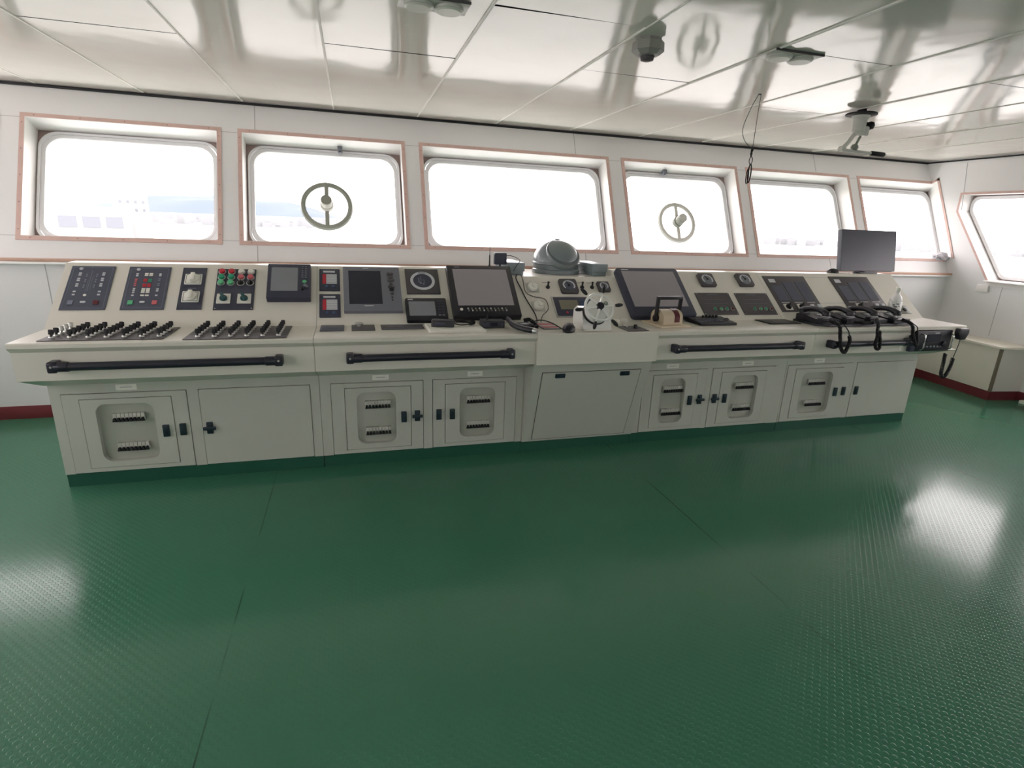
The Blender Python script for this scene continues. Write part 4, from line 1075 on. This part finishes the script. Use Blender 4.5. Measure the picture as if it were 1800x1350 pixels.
# cord with clips
r = thing('hanging_cord', 'thin looped cord with two black clips hanging from the ceiling', 'cord', Matrix.Translation((2.712, 3.52, ZC - .001)))
b = MB(); b.tube(smooth_path([(.008, 0, 0), (.004, 0, -.15), (.004, 0, -.345)], 6), .0022, 6)
b.tube(smooth_path([(-.012, 0, -.002), (-.06, 0, -.10), (-.098, 0, -.22), (-.075, 0, -.29), (-.02, 0, -.335), (.004, 0, -.35)], 8), .0022, 6); b.build('cord_loop', 'slate', r)
MB().cyl((-.012, 0, 0), (.008, 0, 0), .006, n=10).build('anchor', 'slate', r)
b = MB(); b.tube(smooth_path([(.004, 0, -.345), (.0, 0, -.37), (.004, .004, -.395)], 5), [.006, .010, .009, .008, .007, .007, .008, .008, .006, .005, .005], 8)
b.tube([(.004 + .013 * sin(2 * pi * i / 14), 0, -.42 + .024 * cos(2 * pi * i / 14)) for i in range(14)], .003, 6, True); b.build('swivel', 'blackm', r)
b = MB(); b.tube([(.008 + .012 * sin(2 * pi * i / 18), 0, -.505 + .062 * cos(2 * pi * i / 18)) for i in range(18)], .0045, 6, True)
b.tube([(-.004 + .010 * sin(2 * pi * i / 16) - .002, 0, -.525 + .05 * cos(2 * pi * i / 16)) for i in range(16)], .003, 6, True); b.build('clip', 'blackm', r)
# searchlight control
r = thing('searchlight_control', 'pale searchlight control with a black grip hanging from the ceiling', 'searchlight control', Matrix.Translation((3.680, 3.60, ZC - .001)))
MB().lathe([(.03, 0), (.032, -.02), (.05, -.026)], 24).build('mount', 'blackm', r)
MB().lathe([(.02, -.024), (.098, -.026), (.105, -.032), (.105, -.040), (.09, -.044), (.02, -.044)], 32).build('flange', 'blackm', r)
MB().lathe([(.062, -.044), (.060, -.06), (.046, -.075), (.043, -.135), (.046, -.15), (.034, -.175), (0, -.177)], 32).build('sleeve', 'silvg', r)
b = MB(); b.cyl((.03, 0, -.075), (.085, -.01, -.10), .008, n=10); b.lathe([(0, -.03), (.022, -.022), (.03, 0), (.022, .022), (0, .03)], 18, Matrix.Translation((.092, -.012, -.105))); b.build('clamp_knob', 'blackm', r)
b = MB(); b.rbox(-.005, .07, -.18, -.115, -.03, .03, .014, .006, m=Matrix(((1, 0, 0, 0), (0, 0, 1, 0), (0, 1, 0, 0), (0, 0, 0, 1)))); b.build('elbow', 'silvg', r)
b = MB(); b.tube(smooth_path([(.02, 0, -.155), (-.03, 0, -.175), (-.07, 0, -.23), (-.118, 0, -.275)], 6), .015, 12); b.cyl((-.118, -.02, -.278), (-.118, .02, -.278), .02, n=14); b.build('arm', 'silvg', r)
b = MB(); b.cyl((.035, 0, -.17), (.0, 0, -.25), .009, n=12); b.lathe([(0, -.028), (.02, -.02), (.028, 0), (.02, .02), (0, .028)], 18, Matrix.Translation((-.004, 0, -.262))); b.build('lock_rod', 'olive', r)
b = MB(); b.cyl((-.13, 0, -.284), (.16, -.01, -.292), .010, n=12); b.build('lever', 'silvg', r)
b = MB(); b.cyl((.15, -.01, -.292), (.275, -.014, -.296), .017, n=16, bev=.005); b.build('grip', 'blackm', r)

# ---------------------------------------------------------------- outside
ZS = -12.0
s = MB().box(-4000, 4000, 12, 6000, ZS - 1, ZS).build('sea', 'sea', smooth=False); tag(s, 'pale hazy water outside the front windows', 'sea', kind='structure')
s = MB().box(14, 4000, -4000, 12, ZS - 1, ZS).build('sea', 'sea', smooth=False); tag(s, 'pale hazy water outside the starboard windows', 'sea', kind='structure')
t = bmesh.new(); nx, ny = 60, 12; gv = {}
for i in range(nx + 1):
    for j in range(ny + 1):
        az = radians(-22 + 22 * i / nx); rr = 2300 + 700 * j / ny
        u_ = i / nx; env = max(0, sin(pi * min(1, max(0, (u_ - .05) / .9)))) ** .6
        h_ = ZS - 5 + env * (78 + 22 * mn.noise(Vector((u_ * 6, j * .2, 0)))) * sin(pi * (j / ny) * .5 + .0) 
        gv[i, j] = t.verts.new((rr * sin(az), rr * cos(az), h_))
for i in range(nx):
    for j in range(ny): t.faces.new((gv[i, j], gv[i + 1, j], gv[i + 1, j + 1], gv[i, j + 1]))
b = MB(); b._merge(t); tag(b.build('hill', 'hill', ang=80), 'hazy blue hill on the far shore to port', 'hill', kind='structure')
rn = random.Random(5); b = MB()
for az0, az1, R_, n_ in ((-16, -2, 620, 46), (40, 62, 700, 60)):
    for i in range(n_):
        az = radians(az0 + (az1 - az0) * i / n_); R2 = R_ * rn.uniform(.95, 1.2); h_ = rn.uniform(1.5, 9); ww = rn.uniform(2, 6)
        b.box(-ww, ww, -4, 4, ZS, ZS + h_, m=Matrix.Translation((R2 * sin(az), R2 * cos(az), 0)) @ Matrix.Rotation(-az, 4, 'Z'))
tag(b.build('shore_buildings', 'quay', smooth=False), 'pale shore buildings along the waterfront in the haze', 'shore', kind='stuff')
az = radians(-20.5); SM = Matrix.Translation((75 * sin(az), 75 * cos(az), 0)) @ Matrix.Rotation(-az, 4, 'Z')
r = thing('moored_ship', 'white ship moored outside with three grey bridge windows', 'ship', SM)
bx(r, 'hull', 'shipw', -14, 10, 2, 30, ZS, -4); bx(r, 'superstructure', 'shipw', -10, 3.4, 0, 14, -4, 1.6); bx(r, 'deckhouse', 'shipw', 2.2, 5.6, 6, 14, -4, 3.4); bx(r, 'funnel', 'shipw', -3, -1.5, 8, 10, 1.6, 5.2)
b = MB()
for i in range(3): o = bx(r, 'bridge_window', 'shipg', -2.9 + i * 2.0, -1.4 + i * 2.0, -.06, .05, -.6, .55)
for i in range(4):
    for j in range(2): bx(r, 'port_light', 'shipg', 2.7 + i * .75, 2.95 + i * .75, 5.94, 6.05, 1.2 + j * .9, 1.5 + j * .9)

# ---------------------------------------------------------------- light and camera
wd = bpy.data.worlds.new('overcast sky'); SC.world = wd; wd.use_nodes = True
nt = wd.node_tree; bg = nt.nodes['Background']
tc = nt.nodes.new('ShaderNodeTexCoord'); sp = nt.nodes.new('ShaderNodeSeparateXYZ'); nt.links.new(tc.outputs['Generated'], sp.inputs[0])
cr = nt.nodes.new('ShaderNodeValToRGB'); cr.color_ramp.elements[0].position = .45; cr.color_ramp.elements[0].color = (.92, .85, .865, 1)
cr.color_ramp.elements[1].position = .75; cr.color_ramp.elements[1].color = (1, .918, .93, 1)
ma = nt.nodes.new('ShaderNodeMath'); ma.operation = 'MULTIPLY_ADD'; ma.inputs[1].default_value = .5; ma.inputs[2].default_value = .5
nt.links.new(sp.outputs[2], ma.inputs[0]); nt.links.new(ma.outputs[0], cr.inputs[0]); nt.links.new(cr.outputs[0], bg.inputs[0])
bg.inputs[1].default_value = 6.2

CA, CPT, CRL, FPX = 0.285976626, 0.287870067, -0.0389255250, 961.772588
fw = Vector((sin(CA) * cos(CPT), cos(CA) * cos(CPT), -sin(CPT))); rt = Vector((cos(CA), -sin(CA), 0)); dn = fw.cross(rt)
rt2 = rt * cos(CRL) + dn * sin(CRL); dn2 = -rt * sin(CRL) + dn * cos(CRL)
cam = bpy.data.cameras.new('camera'); co = bpy.data.objects.new('camera', cam); COL.objects.link(co)
cam.sensor_fit = 'HORIZONTAL'; cam.sensor_width = 36; cam.lens = FPX / 1800 * 36; cam.clip_start = .05; cam.clip_end = 9000
co.matrix_world = Matrix(((rt2.x, -dn2.x, -fw.x, 0), (rt2.y, -dn2.y, -fw.y, 0), (rt2.z, -dn2.z, -fw.z, 1.65), (0, 0, 0, 1)))
SC.camera = co
vs = SC.view_settings; SC.display_settings.display_device = 'sRGB'
vs.view_transform = 'Standard'; vs.look = 'None'; vs.gamma = 1; vs.use_curve_mapping = False; vs.exposure = 0.42
cy = SC.cycles
cy.use_denoising = True
cy.max_bounces = 10; cy.diffuse_bounces = 6; cy.glossy_bounces = 4; cy.transparent_max_bounces = 16; cy.caustics_reflective = False; cy.caustics_refractive = False
cy.sample_clamp_indirect = 6.0
